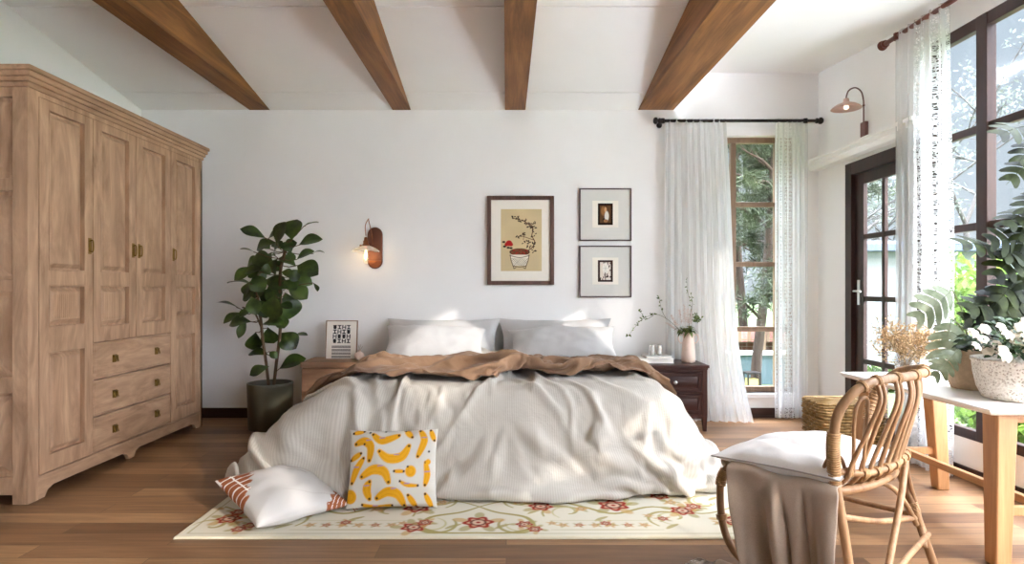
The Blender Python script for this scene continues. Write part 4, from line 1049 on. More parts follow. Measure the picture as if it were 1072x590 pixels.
# gooseneck lamp over the door
LY = 4.90; X_ = XR
gn = thing('wall_lamp', 'gooseneck wall lamp with pink saucer shade above the glazed door', 'lamp', (X_, LY, 2.34))
M['mauve'] = plain('dusty_brown_metal', C(112, 80, 74), .5, .2, .04, 20, 0)
MB().box(X_ - .03, LY - .034, 2.335, X_, LY + .034, 2.485).build('wall_plate', M['mauve'], gn, bevel=.006)
mb = MB(); gx = X_ - .02
mb.tube(catmull([(gx, LY, 2.48), (gx, LY, 2.6), (gx - .002, LY, 2.66), (gx - .02, LY, 2.725), (gx - .065, LY, 2.755), (gx - .115, LY, 2.735), (gx - .135, LY, 2.69), (gx - .137, LY, 2.66)], 6), .0055, 8)
mb.lathe([(.009, -.006), (.009, .006)], (gx, LY, 2.615), 12, cap=True); mb.build('arm', M['mauve'], gn, smooth=True)
M['pinkshade'] = plain('pink_enamel_shade', C(206, 172, 158), .4, .1, .03, 20, 0)
sx = gx - .137
mb = MB(); mb.lathe([(.014, .055), (.02, .05), (.022, .03), (.03, .022), (.07, .008), (.10, -.012), (.112, -.026), (.110, -.028), (.07, .002), (.03, .014), (.001, .016)], (sx, LY, 2.615), 40); mb.build('lamp_shade', M['pinkshade'], gn, smooth=True)
mb = MB(); mb.ball((sx, LY, 2.600), .019); M['glowb'] = emis('small_bulb', C(255, 236, 205), .6); mb.build('bulb', M['glowb'], gn, smooth=True)

# ---------------------------------------------------------------- curtains and rods
def rod(name, label, a, b, mat, rr, brk, wallpt):
    root = thing(name, label, 'curtain rod', ((a[0] + b[0]) / 2, (a[1] + b[1]) / 2, a[2]))
    MB().tube([a, b], rr, 12).build('pole', mat, root, smooth=True)
    d = (Vector(b) - Vector(a)).normalized()
    for e, s in ((Vector(a), -1), (Vector(b), 1)):
        mb = MB(); o = len(mb.v); mb.lathe([(.001, 0), (rr * 1.7, 0), (rr * 1.7, .012), (rr * 1.1, .016), (rr * 1.2, .022), (rr * 2.1, .03), (rr * 2.2, .045), (rr * 1.5, .058), (.001, .062)], (0, 0, 0), 16)
        q = (d * s).to_track_quat('Z', 'Y').to_matrix(); mb.v = [tuple(q @ Vector(p) + e) for p in mb.v]; mb.build('finial', mat, root, smooth=True)
    for t in brk:
        p = Vector(a).lerp(Vector(b), t); w_ = wallpt(p); mb = MB(); mb.tube([p, w_], rr * .6, 8)
        n = (w_ - p).normalized(); mb.tube([w_ - n * .008, w_], rr * 1.8, 14); mb.tube([p + Vector((0, 0, -rr * 1.6)), p + Vector((0, 0, rr * 1.3))], rr * 1.5, 10)
        mb.build('bracket', mat, root, smooth=False)
    return root
RZ = 2.665
rod('curtain_rod', 'black curtain rod over the back wall window', (1.37, 5.53, RZ), (2.76, 5.53, RZ), M['iron'], .014, (.015, .93), lambda p: Vector((p.x, YB, p.z - .012)))
M['redwood'] = wood('reddish_rod_wood', C(88, 42, 32), C(128, 66, 50), 'Y', 30, 2, .45)
SZ = 2.925
rod('curtain_rod', 'reddish wooden curtain rod over the big side window', (2.72, .7, SZ), (2.72, 4.45, SZ), M['redwood'], .016, (.02, .965), lambda p: Vector((XR, p.y, p.z)))
M['sheer'] = sheer('white_sheer', .86, c=(.80, .80, .79, 1), trans=.6)
M['lace'] = sheer('white_lace', .78, c=(.82, .82, .81, 1), lace=(.05, .62, 30, .05, 44, .8), trans=.5)
M['lace2'] = sheer('white_lace_side', .72, c=(.80, .80, .79, 1), lace=(.42, 1.0, 42, -.35, 60, .95), trans=.6)
def curtain(fn, folds, amp, nu, nv, name, mat, label, origin, seed, uvs):
    mb = MB()
    def g(u, v):
        p, nrm = fn(u, v); k = .4 + .6 * v
        ph = u * folds * 2 * PI + .9 * math.sin(u * 7 + seed) + .35 * noise.noise(Vector((u * 6, v * 2.2, seed)))
        d = amp * k * (math.sin(ph) + .35 * math.sin(2.3 * ph + seed + v * .8)) + amp * .5 * noise.noise(Vector((u * 9, v * 3, seed + 5)))
        return Vector(p) + Vector(nrm) * d
    mb.grid(g, nu, nv, lambda u, v: (u * uvs[0], v * uvs[1]))
    o = mb.build(name, mat, None, origin, smooth=True)
    return tag(o, label, 'curtain')
def fL(u, v):
    z = RZ + .018 - (RZ + .018 - .008) * v
    inner = lerp(1.955, 2.155, v ** 1.9) + .02 * math.sin(v * 6); outer = lerp(1.42, 1.415, v)
    q = lerp(outer, inner, u); lift = .10 * v ** 5 * u
    return (q, 5.53 - .03 * v - lift, z), (0, 1, 0)
curtain(fL, 8.5, .026, 170, 60, 'sheer_curtain', M['sheer'], 'long white sheer curtain left of the back window sweeping to the floor', (1.75, 5.53, 0), 1.0, (1, 4))
def fR(u, v):
    z = RZ + .018 - (RZ + .018 - .02) * v
    return (lerp(2.395, 2.685, u), 5.53, z), (0, 1, 0)
curtain(fR, 5.5, .017, 110, 60, 'lace_curtain', M['lace'], 'narrow white lace curtain hanging at the right of the back window', (2.54, 5.53, 0), 2.0, (1, 9))
def fS(u, v):
    z = SZ + .022 - (SZ + .022 - .012) * v
    return (2.715, lerp(4.33, 3.815 - .02 * math.sin(v * 3), u), z), (1, 0, 0)
curtain(fS, 6.5, .030, 150, 70, 'lace_curtain', M['lace2'], 'white lace-striped curtain between the glazed door and the big side window', (2.715, 4.07, 0), 3.0, (1, 5.5))

# ---------------------------------------------------------------- things on the right nightstand
M['paper'] = plain('book_paper', C(236, 232, 224), .9, 0, .02, 90, .1)
M['greyc'] = plain('grey_book_cover', C(196, 197, 196), .6, 0, .02, 20, 0); M['whitec'] = plain('white_book_cover', C(226, 222, 216), .6, 0, .02, 20, 0)
def book(loc, w, d, h, rz, mat, label):
    b = thing('book', label, 'book', loc, 'books on the dark nightstand', (0, 0, rz))
    m_ = MB(); m_.box(-w / 2, -d / 2, 0, w / 2, d / 2, .004).box(-w / 2, -d / 2, h - .004, w / 2, d / 2, h).box(-w / 2, d / 2 - .004, .004, w / 2, d / 2, h - .004)
    m_.build('cover', mat, b, (0, 0, 0), bevel=.001)
    MB().box(-w / 2 + .004, -d / 2 + .004, .004, w / 2 - .004, d / 2 - .004, h - .004).build('pages', M['paper'], b, (0, 0, 0))
T = .5455
book((1.262, 5.30, T), .29, .21, .036, r(-2), M['whitec'], 'thick white book at the bottom of the nightstand stack')
book((1.283, 5.31, T + .0365), .22, .17, .020, r(3), M['greyc'], 'thin grey book lying under the two glass candles')
M['wax'] = plain('candle_wax', C(238, 234, 224), .5, 0, .02, 20, 0)
for x, y, lab in ((1.245, 5.31, 'left one of two small glass candles on the grey book'), (1.312, 5.33, 'right one of two small glass candles on the grey book')):
    c_ = thing('candle', lab, 'candle', (x, y, T + .0572), 'glass candles on the books')
    MB().lathe([(.001, 0), (.020, 0), (.023, .01), (.023, .06), (.019, .075), (.021, .088), (.019, .088), (.017, .075), (.021, .058), (.021, .006), (.001, .004)], c_.location, 20).build('jar', M['shadeglass'], c_, smooth=True)
    MB().lathe([(.001, .006), (.0195, .006), (.0195, .052), (.001, .053)], c_.location, 16).build('wax', M['wax'], c_, smooth=True)
# jug with branches
jug = thing('jug_vase', 'slim pale pink handled jug with branches on the dark nightstand', 'vase', (1.548, 5.28, T))
JB = Vector(jug.location)
mb = MB(); mb.lathe([(.001, 0), (.052, 0), (.058, .008), (.057, .06), (.051, .15), (.044, .21), (.042, .235), (.047, .252), (.043, .252), (.038, .235), (.038, .15), (.001, .12)], JB, 32)
mb.build('jug_body', M['blush'], jug, smooth=True)
for s in (-1, 1):
    mb = MB(); mb.tube(catmull([JB + Vector((s * .042, 0, .225)), JB + Vector((s * .075, 0, .235)), JB + Vector((s * .085, 0, .20)), JB + Vector((s * .068, 0, .165)), JB + Vector((s * .048, 0, .165))], 5), .005, 8); mb.build('handle', M['blush'], jug, smooth=True)
def jp(px, py, dy=0): return W(px, py, 5.28 + dy)
M['twig'] = plain('green_twig', C(96, 96, 66), .7, 0, .1, 30, 0)
M['sprig'] = leafmat('sprig_leaf', C(62, 82, 40), C(118, 134, 78), .55, .2, .2, 40)
M['plume'] = fabric('pale_plume', C(214, 196, 186), C(186, 166, 158), wr=.2)
tw = MB(); lf = MB()
paths = [[(718, 352, 0), (706, 340, 0), (697, 333, -.02), (688, 329, -.04), (678, 331, -.06), (670, 336, -.07), (664, 343, -.08), (657, 352, -.09)], [(697, 333, -.02), (693, 325, 0), (691, 317, .01), (690, 311, .02)],
         [(720, 350, 0), (722, 335, .02), (723, 320, .02), (720, 305, .03), (719, 292, .03)], [(684, 330, -.05), (676, 334, -.05), (672, 328, -.05), (668, 325, -.04)], [(722, 330, .02), (725, 318, .0), (723, 308, .0)]]
for P in paths:
    c_ = catmull([jp(*q) for q in P], 6); tw.tube(c_, [lerp(.0022, .0009, i / (len(c_) - 1)) for i in range(len(c_))], 5)
    for i in range(6, len(c_), 2):
        if i < len(c_) * .35 and len(P) > 4: continue
        for s in (-1, 1):
            if R.random() < .25: continue
            d = Vector((R.uniform(-1, 1), R.uniform(-1, 1), R.uniform(-.6, 1))).normalized() * R.uniform(.018, .032)
            leaf(lf, c_[i], c_[i] + d, d.length * .45, (R.uniform(-1, 1), -1, .4), .05, .1, .5, 3, 2)
for k in range(26):     # drooping leaves round the mouth
    b0 = JB + Vector((R.uniform(-.03, .03), R.uniform(-.03, .03), .25)); a_ = R.uniform(0, 2 * PI); q = R.uniform(.05, .10)
    leaf(lf, b0, b0 + Vector((math.cos(a_) * q, math.sin(a_) * q, R.uniform(-.03, .07))), q * .42, (0, 0, 1), .3, .15, .5, 5, 2)
for k in range(60):
    p = jp(729, 334) + Vector((R.gauss(0, .016), R.gauss(0, .016), R.gauss(0, .02))); d = Vector((R.uniform(-1, 1), R.uniform(-1, 1), R.uniform(-.2, 1))).normalized() * .026
    leaf(lf, p, p + d, .013, (R.uniform(-1, 1), -1, .5), .1, .1, .5, 3, 2)
tw.build('twigs', M['twig'], jug); lf.build('leaves', M['sprig'], jug, smooth=True)
pm = MB()
for (x, y, tx, ty) in ((715, 345, 711, 324), (718, 345, 716, 319), (721, 345, 720, 322), (712, 346, 702, 330), (723, 345, 724, 325), (710, 347, 698, 338)):
    a_, b_ = jp(x, y), jp(tx, ty, R.uniform(-.04, .04)); ax = b_ - a_
    pm.tube([a_, b_], .0012, 5)
    for k in range(70):
        q = R.uniform(.3, 1.0); p = a_ + ax * q; d = Vector((R.gauss(0, 1), R.gauss(0, 1), R.uniform(.2, 1.5))).normalized() * R.uniform(.012, .034) * (1.2 - .6 * q)
        pm.tube([p, p + d * .6, p + d], [.0014, .0016, .0004], 3, cap=False)
pm.build('plumes', M['plume'], jug)

# ---------------------------------------------------------------- desk
M['deskw'] = wood('desk_oak', C(180, 130, 86), C(214, 166, 118), 'Z', 14, 1.3, .45, .8)
M['deskwY'] = wood('desk_oak_rail', C(180, 130, 86), C(214, 166, 118), 'Y', 14, 1.3, .45, .8)
M['white'] = plain('white_lacquer', C(250, 249, 247), .35, 0, .01, 6, 0)
DX0, DX1, DY0, DY1, DZ = 1.995, 2.655, 2.56, 3.72, .672
dk = thing('desk', 'white-topped desk on splayed oak legs under the big side window', 'desk', ((DX0 + DX1) / 2, (DY0 + DY1) / 2, 0))
mb = MB(); mb.hexa([(DX0 + .02, DY0 + .02, DZ - .028), (DX1 - .02, DY0 + .02, DZ - .028), (DX1 - .02, DY1 - .02, DZ - .028), (DX0 + .02, DY1 - .02, DZ - .028)],
                   [(DX0, DY0, DZ - .010), (DX1, DY0, DZ - .010), (DX1, DY1, DZ - .010), (DX0, DY1, DZ - .010)]); mb.box(DX0, DY0, DZ - .010, DX1, DY1, DZ); mb.build('desktop', M['white'], dk, bevel=.002)
def dleg(xt, xb, yt, yb):
    mb = MB(); zt = DZ - .03; t = .045; b_ = .034
    mb.hexa([(xb - b_, yb - b_, 0), (xb + b_, yb - b_, 0), (xb + b_, yb + b_, 0), (xb - b_, yb + b_, 0)], [(xt - t, yt - t, zt), (xt + t, yt - t, zt), (xt + t, yt + t, zt), (xt - t, yt + t, zt)])
    mb.build('leg', M['deskw'], dk, bevel=.008, seg=3)
yN, yF = 2.66, 3.62
dleg(2.115, 2.09, yN, yN - .02); dleg(2.53, 2.585, yN, yN - .02); dleg(2.13, 2.06, yF, yF + .02); dleg(2.49, 2.545, yF, yF + .02)
for y in (yN - .01, yF + .01):
    MB().box(2.09, y - .014, .205, 2.56, y + .014, .245).build('end_rail', M['deskw'], dk, bevel=.004)
    MB().box(2.14, y - .014, .60, 2.50, y + .014, .642).build('apron', M['deskw'], dk, bevel=.003)
MB().box(2.312, yN + .004, .207, 2.345, yF - .004, .243).build('long_rail', M['deskwY'], dk, bevel=.004)

# ---------------------------------------------------------------- rattan chair
M['rattan'] = wood('rattan_cane', C(136, 100, 68), C(184, 146, 108), 'Z', 22, 4, .45, .8, .3)
M['cane'] = wood('rattan_binding', C(150, 110, 72), C(204, 166, 120), 'Z', 60, 8, .5, .4, .3)
B0 = Vector((1.24, 2.26, 0)); RA = Vector((.78, .626, 0)); FW = Vector((-.626, .78, 0))
def P(a, b, z): return B0 + RA * a + FW * b + Vector((0, 0, z))
ch = thing('rattan_chair', 'rattan armchair with a fan of bent canes in its back', 'chair', P(.25, .25, 0))
def cane(name, pts, rr, sub=6, closed=False, seg=10):
    c_ = catmull([P(*q) for q in pts], sub, closed)
    return MB().tube(c_, rr, seg, True, closed).build(name, M['rattan'], ch, smooth=True), c_
def wrap(path, i0, i1, rr, n=9):
    mb = MB(); pts = path[i0:i1 + 1]
    for k in range(n):
        t = k / max(1, n - 1) * (len(pts) - 1); i = min(int(t), len(pts) - 2); p = pts[i].lerp(pts[i + 1], t - i); d = (pts[i + 1] - pts[i]).normalized()
        x = d.orthogonal().normalized(); y = d.cross(x); ring = [p + (x * math.cos(a_) + y * math.sin(a_)) * rr for a_ in [2 * PI * j / 10 for j in range(10)]]
        mb.tube(ring, .0034, 5, closed=True)
    mb.build('binding', M['cane'], ch, smooth=True)
hoop = [(.0, .04, .41), (-.025, .035, .52), (-.042, .03, .62), (-.042, .012, .72), (-.012, -.022, .79), (.035, -.048, .822), (.12, -.075, .836), (.26, -.105, .838), (.42, -.105, .838), (.56, -.07, .836), (.655, .0, .826), (.69, .09, .79), (.675, .16, .70), (.62, .17, .55), (.57, .15, .41)]
o_, hp = cane('back_hoop', hoop, .0175, 8)
lowr = [(-.01, .03, .50), (.08, -.035, .492), (.20, -.062, .497), (.34, -.062, .503), (.46, -.035, .507), (.55, .04, .51)]
o_, lw = cane('lower_back_rail', lowr, .013, 8)
seat = [(-.01, .06, .425), (.10, .0, .425), (.28, -.02, .425), (.45, .0, .425), (.55, .08, .425), (.565, .28, .425), (.53, .46, .425), (.40, .53, .425), (.22, .545, .425), (.06, .53, .425), (-.02, .44, .425), (-.035, .25, .425)]
o_, sr = cane('seat_ring', seat, .016, 5, True)
# caned seat panel inside the ring
cen = sum((Vector(q) for q in seat), Vector()) / len(seat)
mb = MB(); rings = [[tuple(Vector((cen.x, cen.y, .415)).lerp(Vector((q[0], q[1], .424)), f)) for q in [tuple(v) for v in catmull([Vector(s) for s in seat], 5, True)]] for f in (.02, .5, .97)]
vs = [P(*p) for rg in rings for p in rg]; n = len(rings[0]); mb.add(vs, [(k * n + i, k * n + (i + 1) % n, (k + 1) * n + (i + 1) % n, (k + 1) * n + i) for k in range(2) for i in range(n)])
mb.build('seat', M['cane'], ch, smooth=True, solid=.012)
tops = [.075, .10, .175, .20, .275, .30, .375, .40, .465, .49]
for k, t in enumerate(tops):
    bot = -.005 + .048 * k
    topz = .832 if t > .1 else .822; tb_ = -.068 - .038 * math.sin(clamp((t - .05) / .45) * PI)
    bb = -.0 - .062 * math.sin(clamp((bot + .02) / .52) * PI)
    cane('rib', [(t, tb_, topz), (t - .012, tb_ - .012, .76), (lerp(t, bot, .55) + .01, (tb_ + bb) / 2 - .008, .64), (bot + .02, bb - .006, .53), (bot + .01, bb + .004, .485), (bot + .03, bb + .05, .435), (bot + .05, bb + .075, .418)], .0085, 5, seg=8)
# small arch in the near corner
cane('arch_cane', [(.03, -.01, .50), (.02, -.015, .60), (.01, -.02, .68), (.005, -.03, .74), (.025, -.042, .775), (.055, -.048, .765), (.06, -.045, .70), (.055, -.04, .60), (.06, -.03, .50)], .0068, 6, seg=8)
cane('arch_cane', [(-.02, .09, .44), (-.015, .07, .52), (0, .05, .555), (.02, .03, .545), (.025, .015, .50)], .0068, 6, seg=8)
# legs
o_, l1 = cane('leg', [(.0, .05, .50), (.0, .03, .40), (.01, .01, .25), (.015, -.01, .10), (.02, -.03, 0.008)], .0165)
o_, l2 = cane('leg', [(.49, .03, .50), (.51, .0, .40), (.55, -.05, .22), (.60, -.10, .008)], .0165)
o_, l3 = cane('leg', [(-.02, .46, .43), (-.035, .49, .36), (-.04, .485, .22), (-.036, .45, .11), (-.03, .37, .045), (-.022, .25, .020), (-.012, .08, .018)], .0155, 8)
o_, l4 = cane('leg', [(.50, .48, .43), (.53, .50, .30), (.54, .49, .15), (.55, .46, .008)], .0155)
cane('diagonal_brace', [(.405, -.055, .505), (.30, -.075, .38), (.12, -.10, .20), (-.03, -.115, .02)], .0125)
cane('diagonal_brace', [(.42, -.05, .50), (.50, -.03, .40), (.555, -.055, .22), (.52, -.085, .12)], .0105)
cane('stretcher', [(.004, .015, .335), (.25, -.015, .27), (.545, -.045, .225)], .0115)
cane('stretcher', [(.03, -.105, .10), (.3, -.09, .135), (.575, -.08, .16)], .0115)
cane('stretcher', [(.52, .49, .24), (.535, .2, .235), (.55, -.04, .235)], .0115)
cane('curved_brace', [(.27, -.005, .42), (.38, -.02, .37), (.47, -.035, .29), (.535, -.05, .20)], .0105)
wrap(hp, 4, 18, .0215, 22); wrap(hp, 92, 102, .021, 12)
for k in range(38, 74, 7): wrap(hp, k, k + 1, .0205, 4)
for k in range(3, len(lw) - 3, 4): wrap(lw, k, k + 1, .0165, 4)
wrap(l3, 4, 9, .0195, 9); wrap(l3, 16, 17, .0195, 4); wrap(l1, 1, 3, .021, 6); wrap(l2, 10, 11, .0195, 6); wrap(l2, 0, 2, .0205, 6)

M['cream'] = fabric('cream_cotton', C(224, 220, 216), C(212, 207, 202), wr=.25, wrs=8)
cq = P(.24, .265, .470)
M['seam'] = plain('grey_piping', C(150, 144, 138), .8, 0, .02, 20, 0)
place_pillow('cushion', 'plain white cushion on the seat of the rattan chair', 'cushion', cq, (r(-2), r(0), math.atan2(RA.y, RA.x)), .58, .52, .15, 5.5, M['cream'], None, .36, .026, M['seam'])

# taupe throw over the chair side
M['taupe'] = fabric('taupe_wool', C(166, 148, 131), C(148, 130, 114), wr=.25, wrs=9)
tv = MB()
def drape(u, v):
    # u: 0 near the back post .. 1 near the front leg; v: 0 under the cushion .. 1 at the floor
    if v < .16:
        q = v / .16; b = lerp(.02, .445, u); return P(lerp(.20, -.035, q), b, .452 - .006 * q + .01 * math.sin(u * 9) * q)
    q = (v - .16) / .84
    bT = lerp(.005, .455, u); bB = lerp(-.035, .30, u ** .9)
    b = lerp(bT, bB, q ** .8)
    fold = .040 * math.sin(u * 13 + 1.2 * q + .8) * (q ** .6) + .018 * math.sin(u * 27 - q * 2.2) * q ** .8 + .012 * noise.noise(Vector((u * 5, q * 3, 2)))
    crease = -.035 * math.exp(-((u - .50 + .10 * q) / .035) ** 2) * sstep(.0, .35, q) - .028 * math.exp(-((u - .30 + .02 * q) / .025) ** 2) * sstep(.02, .2, q) * (1 - .5 * q)
    a_ = -.052 - .075 * q ** .7 - fold - crease * 1.0 - .02 * math.sin(q * PI)
    rnd = .025 * (1 - math.exp(-q * 14))
    return P(a_, b, .446 - .43 * q - (.02 if q > 0 else 0) * (1 - math.exp(-q * 20)) + .0)
tv.grid(drape, 90, 70, lambda u, v: (u * .6, v * .7))
def tail(u, v):
    b = lerp(.02, .49, u); w_ = lerp(.16, .20, u)
    a_ = -.01 - w_ * v * (1 - .1 * u) - .02 * u
    return P(a_, b, .012 + .035 * (1 - u * .7) * math.sin(v * PI) * (.7 + .3 * math.sin(u * 9)) + .008 * math.sin(v * 14 + u * 6) + .008)
tv.grid(tail, 60, 24, lambda u, v: (u * .6, v * .3))
tvo = tv.build('throw_blanket', M['taupe'], None, P(-.1, .25, 0), smooth=True, solid=.010, sub=1)
tag(tvo, 'taupe fringed throw hanging from the rattan chair to the floor', 'blanket')
fr = MB()
M['fringe'] = fabric('pale_fringe', C(176, 166, 156), C(150, 140, 130), wr=.1)
for k in range(22):
    v = k / 21; b0 = Vector(tail(1, v)); q = []
    for j in range(9):
        t = j / 8; q.append(b0 + FW * (.10 * t) + RA * (-.03 * t + .008 * math.sin(t * 9 + k * 3.1)) + Vector((0, 0, -(b0.z - .006) * min(1, t * 3))))
    fr.tube(q, .0026, 5)
    if k < 21:
        b1 = Vector(tail(1, (k + 1) / 21)); 
        for t in (.3, .55):
            p = b0 + FW * (.10 * t) + RA * (-.03 * t); q_ = b1 + FW * (.10 * (t + .12)) + RA * (-.03 * t); p.z = q_.z = .008; fr.tube([p, q_], .002, 4)
fr.build('fringe', M['fringe'], tvo, P(-.1, .25, 0))

# ---------------------------------------------------------------- wicker hamper behind the chair
M['wick'] = wood('straw_wicker', C(132, 102, 60), C(184, 152, 100), 'X', 40, 9, .6, .6, .4)
hx0, hx1, hy0, hy1, hh = 2.235, 2.70, 4.40, 4.70, .355
hb = thing('wicker_basket', 'lidded straw wicker basket on the floor behind the rattan chair', 'basket', ((hx0 + hx1) / 2, (hy0 + hy1) / 2, 0))
def rrect(x0, y0, x1, y1, rad, n=6):
    out = []
    for cx, cy, a0 in ((x1 - rad, y1 - rad, 0), (x0 + rad, y1 - rad, PI / 2), (x0 + rad, y0 + rad, PI), (x1 - rad, y0 + rad, 1.5 * PI)):
        for k in range(n): t = a0 + PI / 2 * k / (n - 1); out.append((cx + rad * math.cos(t), cy + rad * math.sin(t)))
    return out
def coilring(mb, x0, y0, x1, y1, z, amp, ph, rr, den=.014):
    base_ = rrect(x0, y0, x1, y1, .05); pts = []; L = 0
    for (a_, b_), (c_, d_) in zip(base_, base_[1:] + base_[:1]):
        seg_l = math.hypot(c_ - a_, d_ - b_); n = max(1, int(seg_l / den)); nx_, ny_ = (d_ - b_) / max(seg_l, 1e-6), -(c_ - a_) / max(seg_l, 1e-6)
        for k in range(n):
            s_ = L + seg_l * k / n; o = amp * math.sin(s_ / .036 * PI + ph); pts.append((lerp(a_, c_, k / n) + nx_ * o, lerp(b_, d_, k / n) + ny_ * o, z))
        L += seg_l
    mb.tube(pts, rr, 5, closed=True)
mb = MB(); nrow = 13
for k in range(nrow): coilring(mb, hx0, hy0, hx1, hy1, .012 + .0215 * k, .0075, PI * (k % 2), .0112)
mb.build('basket_body', M['wick'], hb, smooth=True)
mb = MB(); coilring(mb, hx0 - .006, hy0 - .006, hx1 + .006, hy1 + .006, .292, .004, 0, .011)
for k in range(3): coilring(mb, hx0 - .003, hy0 - .003, hx1 + .003, hy1 + .003, .310 + .019 * k, .006, PI * (k % 2), .0105)
for k in range(9): coilring(mb, hx0 + .012 * k, hy0 + .012 * k, hx1 - .012 * k, hy1 - .012 * k, .354 + .0012 * k, .003, PI * (k % 2), .008)
mb.box(hx0 + .1, hy0 + .09, .34, hx1 - .1, hy1 - .09, .362)
mb.build('lid', M['wick'], hb, smooth=False)
MB().box(hx0 + .02, hy0 + .02, .004, hx1 - .02, hy1 - .02, .29).build('lining', plain('dark_lining', C(110, 84, 52), .9), hb)

# ---------------------------------------------------------------- pots and plants on the desk
dz = DZ + .0008
M['beige'] = plain('sand_woven_pot', C(196, 170, 142), .85, 0, .10, 45, .5, .006)
bp = thing('potted_monstera', 'pale split-leaf monstera in a round sand-coloured pot on the desk', 'potted plant', (2.335, 3.10, dz))
O = Vector(bp.location)
prof = []
for k in range(41):
    t = k / 40; z = .205 * t; rad = .075 + .045 * math.sin(PI * (t * .80 + .10)) ** .8 + .0016 * math.sin(k * PI / 1.0 + .5); prof.append((rad + .0018 * (k % 2), z))
MB().lathe([(.001, 0)] + prof + [(.086, .207), (.080, .20), (.078, .16), (.001, .15)], O, 48).build('pot', M['beige'], bp, smooth=True)
def split_leaf(mb, b, t, w, nrm, n=7, droop=.25, gap=.40, hang=.0):
    # leaf with finger lobes on both sides of a midrib
    b, t = Vector(b), Vector(t); d = t - b; L = d.length; d.normalize(); nn = Vector(nrm); nn = (nn - d * nn.dot(d)).normalized(); s = d.cross(nn)
    mid = lambda q: b + d * L * q + nn * (droop * L * (math.sin(PI * q) * .5 - q * q * .6))
    for sg in (-1, 1):
        for k in range(n):
            q0 = .06 + .86 * k / n; q1 = q0 + .86 / n * (1 - gap * .35)
            ww = w / 2 * math.sin(PI * clamp(.16 + .80 * (k + .5) / n)) ** .7
            sweep = .22 + .5 * (k / n)
            vs = []
            for j in range(6):
                f = j / 5; wid = (.88 + .12 * math.sin(f * 3)) * (1 - gap * f) if f < .85 else (1 - gap) * (1 - (f - .8) * 3.4)
                c0 = mid(q0).lerp(mid(q1), .5 - wid * .5); c1 = mid(q0).lerp(mid(q1), .5 + wid * .5)
                off = s * sg * ww * f + d * (L * .16 * sweep * f * f + ww * .30 * f) - nn * (ww * (.06 * f + .16 * f * f)) - Vector((0, 0, hang * ww * f * f))
                vs += [c0 + off, c1 + off]
            mb.add(vs, [(2 * j, 2 * j + 1, 2 * j + 3, 2 * j + 2) for j in range(5)])
    mb.tube([mid(0), mid(.33), mid(.66), mid(1)], [.004, .003, .002, .001], 5)
M['monst'] = leafmat('pale_monstera_leaf', C(140, 154, 120), C(190, 200, 172), .45, .25, .4, 14)
M['monstem'] = plain('pale_plant_stem', C(150, 156, 110), .6, 0, .1, 20, 0)
ml = MB(); ms = MB()
for (bx, by, tx, ty, Yb, Yt, wd_, nr_) in ((997, 303, 958, 336, 3.12, 3.05, .15, (.15, -.95, .25)), (996, 334, 984, 388, 3.12, 3.05, .13, (-.4, -.9, .1)), (1002, 366, 976, 396, 3.05, 3.0, .10, (-.2, -.8, .5)),
                                          (1003, 340, 996, 368, 3.14, 3.08, .08, (-.4, -.8, .3))):
    b_, t_ = W(bx, by, Yb), W(tx, ty, Yt); split_leaf(ml, b_, t_, wd_ * 1.25, nr_, 5, .12, .10)
    src = O + Vector((R.uniform(-.03, .02), R.uniform(-.03, .03), .165)); ms.tube(catmull([src, src.lerp(b_, .45) + Vector((.01, 0, .05)), b_.lerp(src, .1) + Vector((0, 0, .015)), b_], 5), .0035, 6)
ms.build('stems', M['monstem'], bp, smooth=True); ml.build('leaves', M['monst'], bp)

# white textured pot with roses
wpY = 2.80
wp = thing('potted_roses', 'bushy white-flowering plant in a speckled white pot on the desk', 'potted plant', (W(1070, 418, wpY).x, wpY, dz))
O = Vector(wp.location)
def speck_mat():
    t = NT('speckled_pot'); v = t.coord(); vo = t.n('ShaderNodeTexVoronoi'); vo.inputs['Scale'].default_value = 95; t.l(v, vo.inputs['Vector'])
    t.base(t.ramp(vo.outputs['Distance'], [(.18, C(176, 160, 142)), (.34, C(226, 216, 202)), (.6, C(236, 228, 216))])); t.set(Roughness=.85); t.bump(vo.outputs['Distance'], .7, .006); return t.m
prof = [(.001, 0), (.142, 0), (.155, .006), (.178, .07), (.192, .16), (.197, .235), (.203, .245), (.203, .262), (.193, .262), (.187, .24), (.001, .225)]
MB().lathe([(a_ * .94, b_ * .70) for a_, b_ in prof], O, 56).build('pot', speck_mat(), wp, smooth=True)
M['rosel'] = leafmat('rose_leaf', C(34, 52, 30), C(74, 98, 54), .45, .1, .4, 30)
M['petal'] = plain('white_petal', C(244, 236, 220), .8, 0, .04, 60, .1)
rl = MB()
for k in range(520):
    a_ = R.uniform(0, 2 * PI); q = R.random() ** .5; z = R.random()
    p = O + Vector((math.cos(a_) * q * .22, math.sin(a_) * q * .20, .18 + (.16 * (1 - q * q * .7)) * z + .02))
    d = Vector((math.cos(a_) * (.4 + q), math.sin(a_) * (.4 + q), R.uniform(-.3, .9))).normalized() * R.uniform(.035, .06)
    leaf(rl, p, p + d, d.length * .55, (R.uniform(-.5, .5), R.uniform(-1, 0), 1), .15, .15, .5, 4, 2)
rl.build('leaves', M['rosel'], wp, smooth=True)
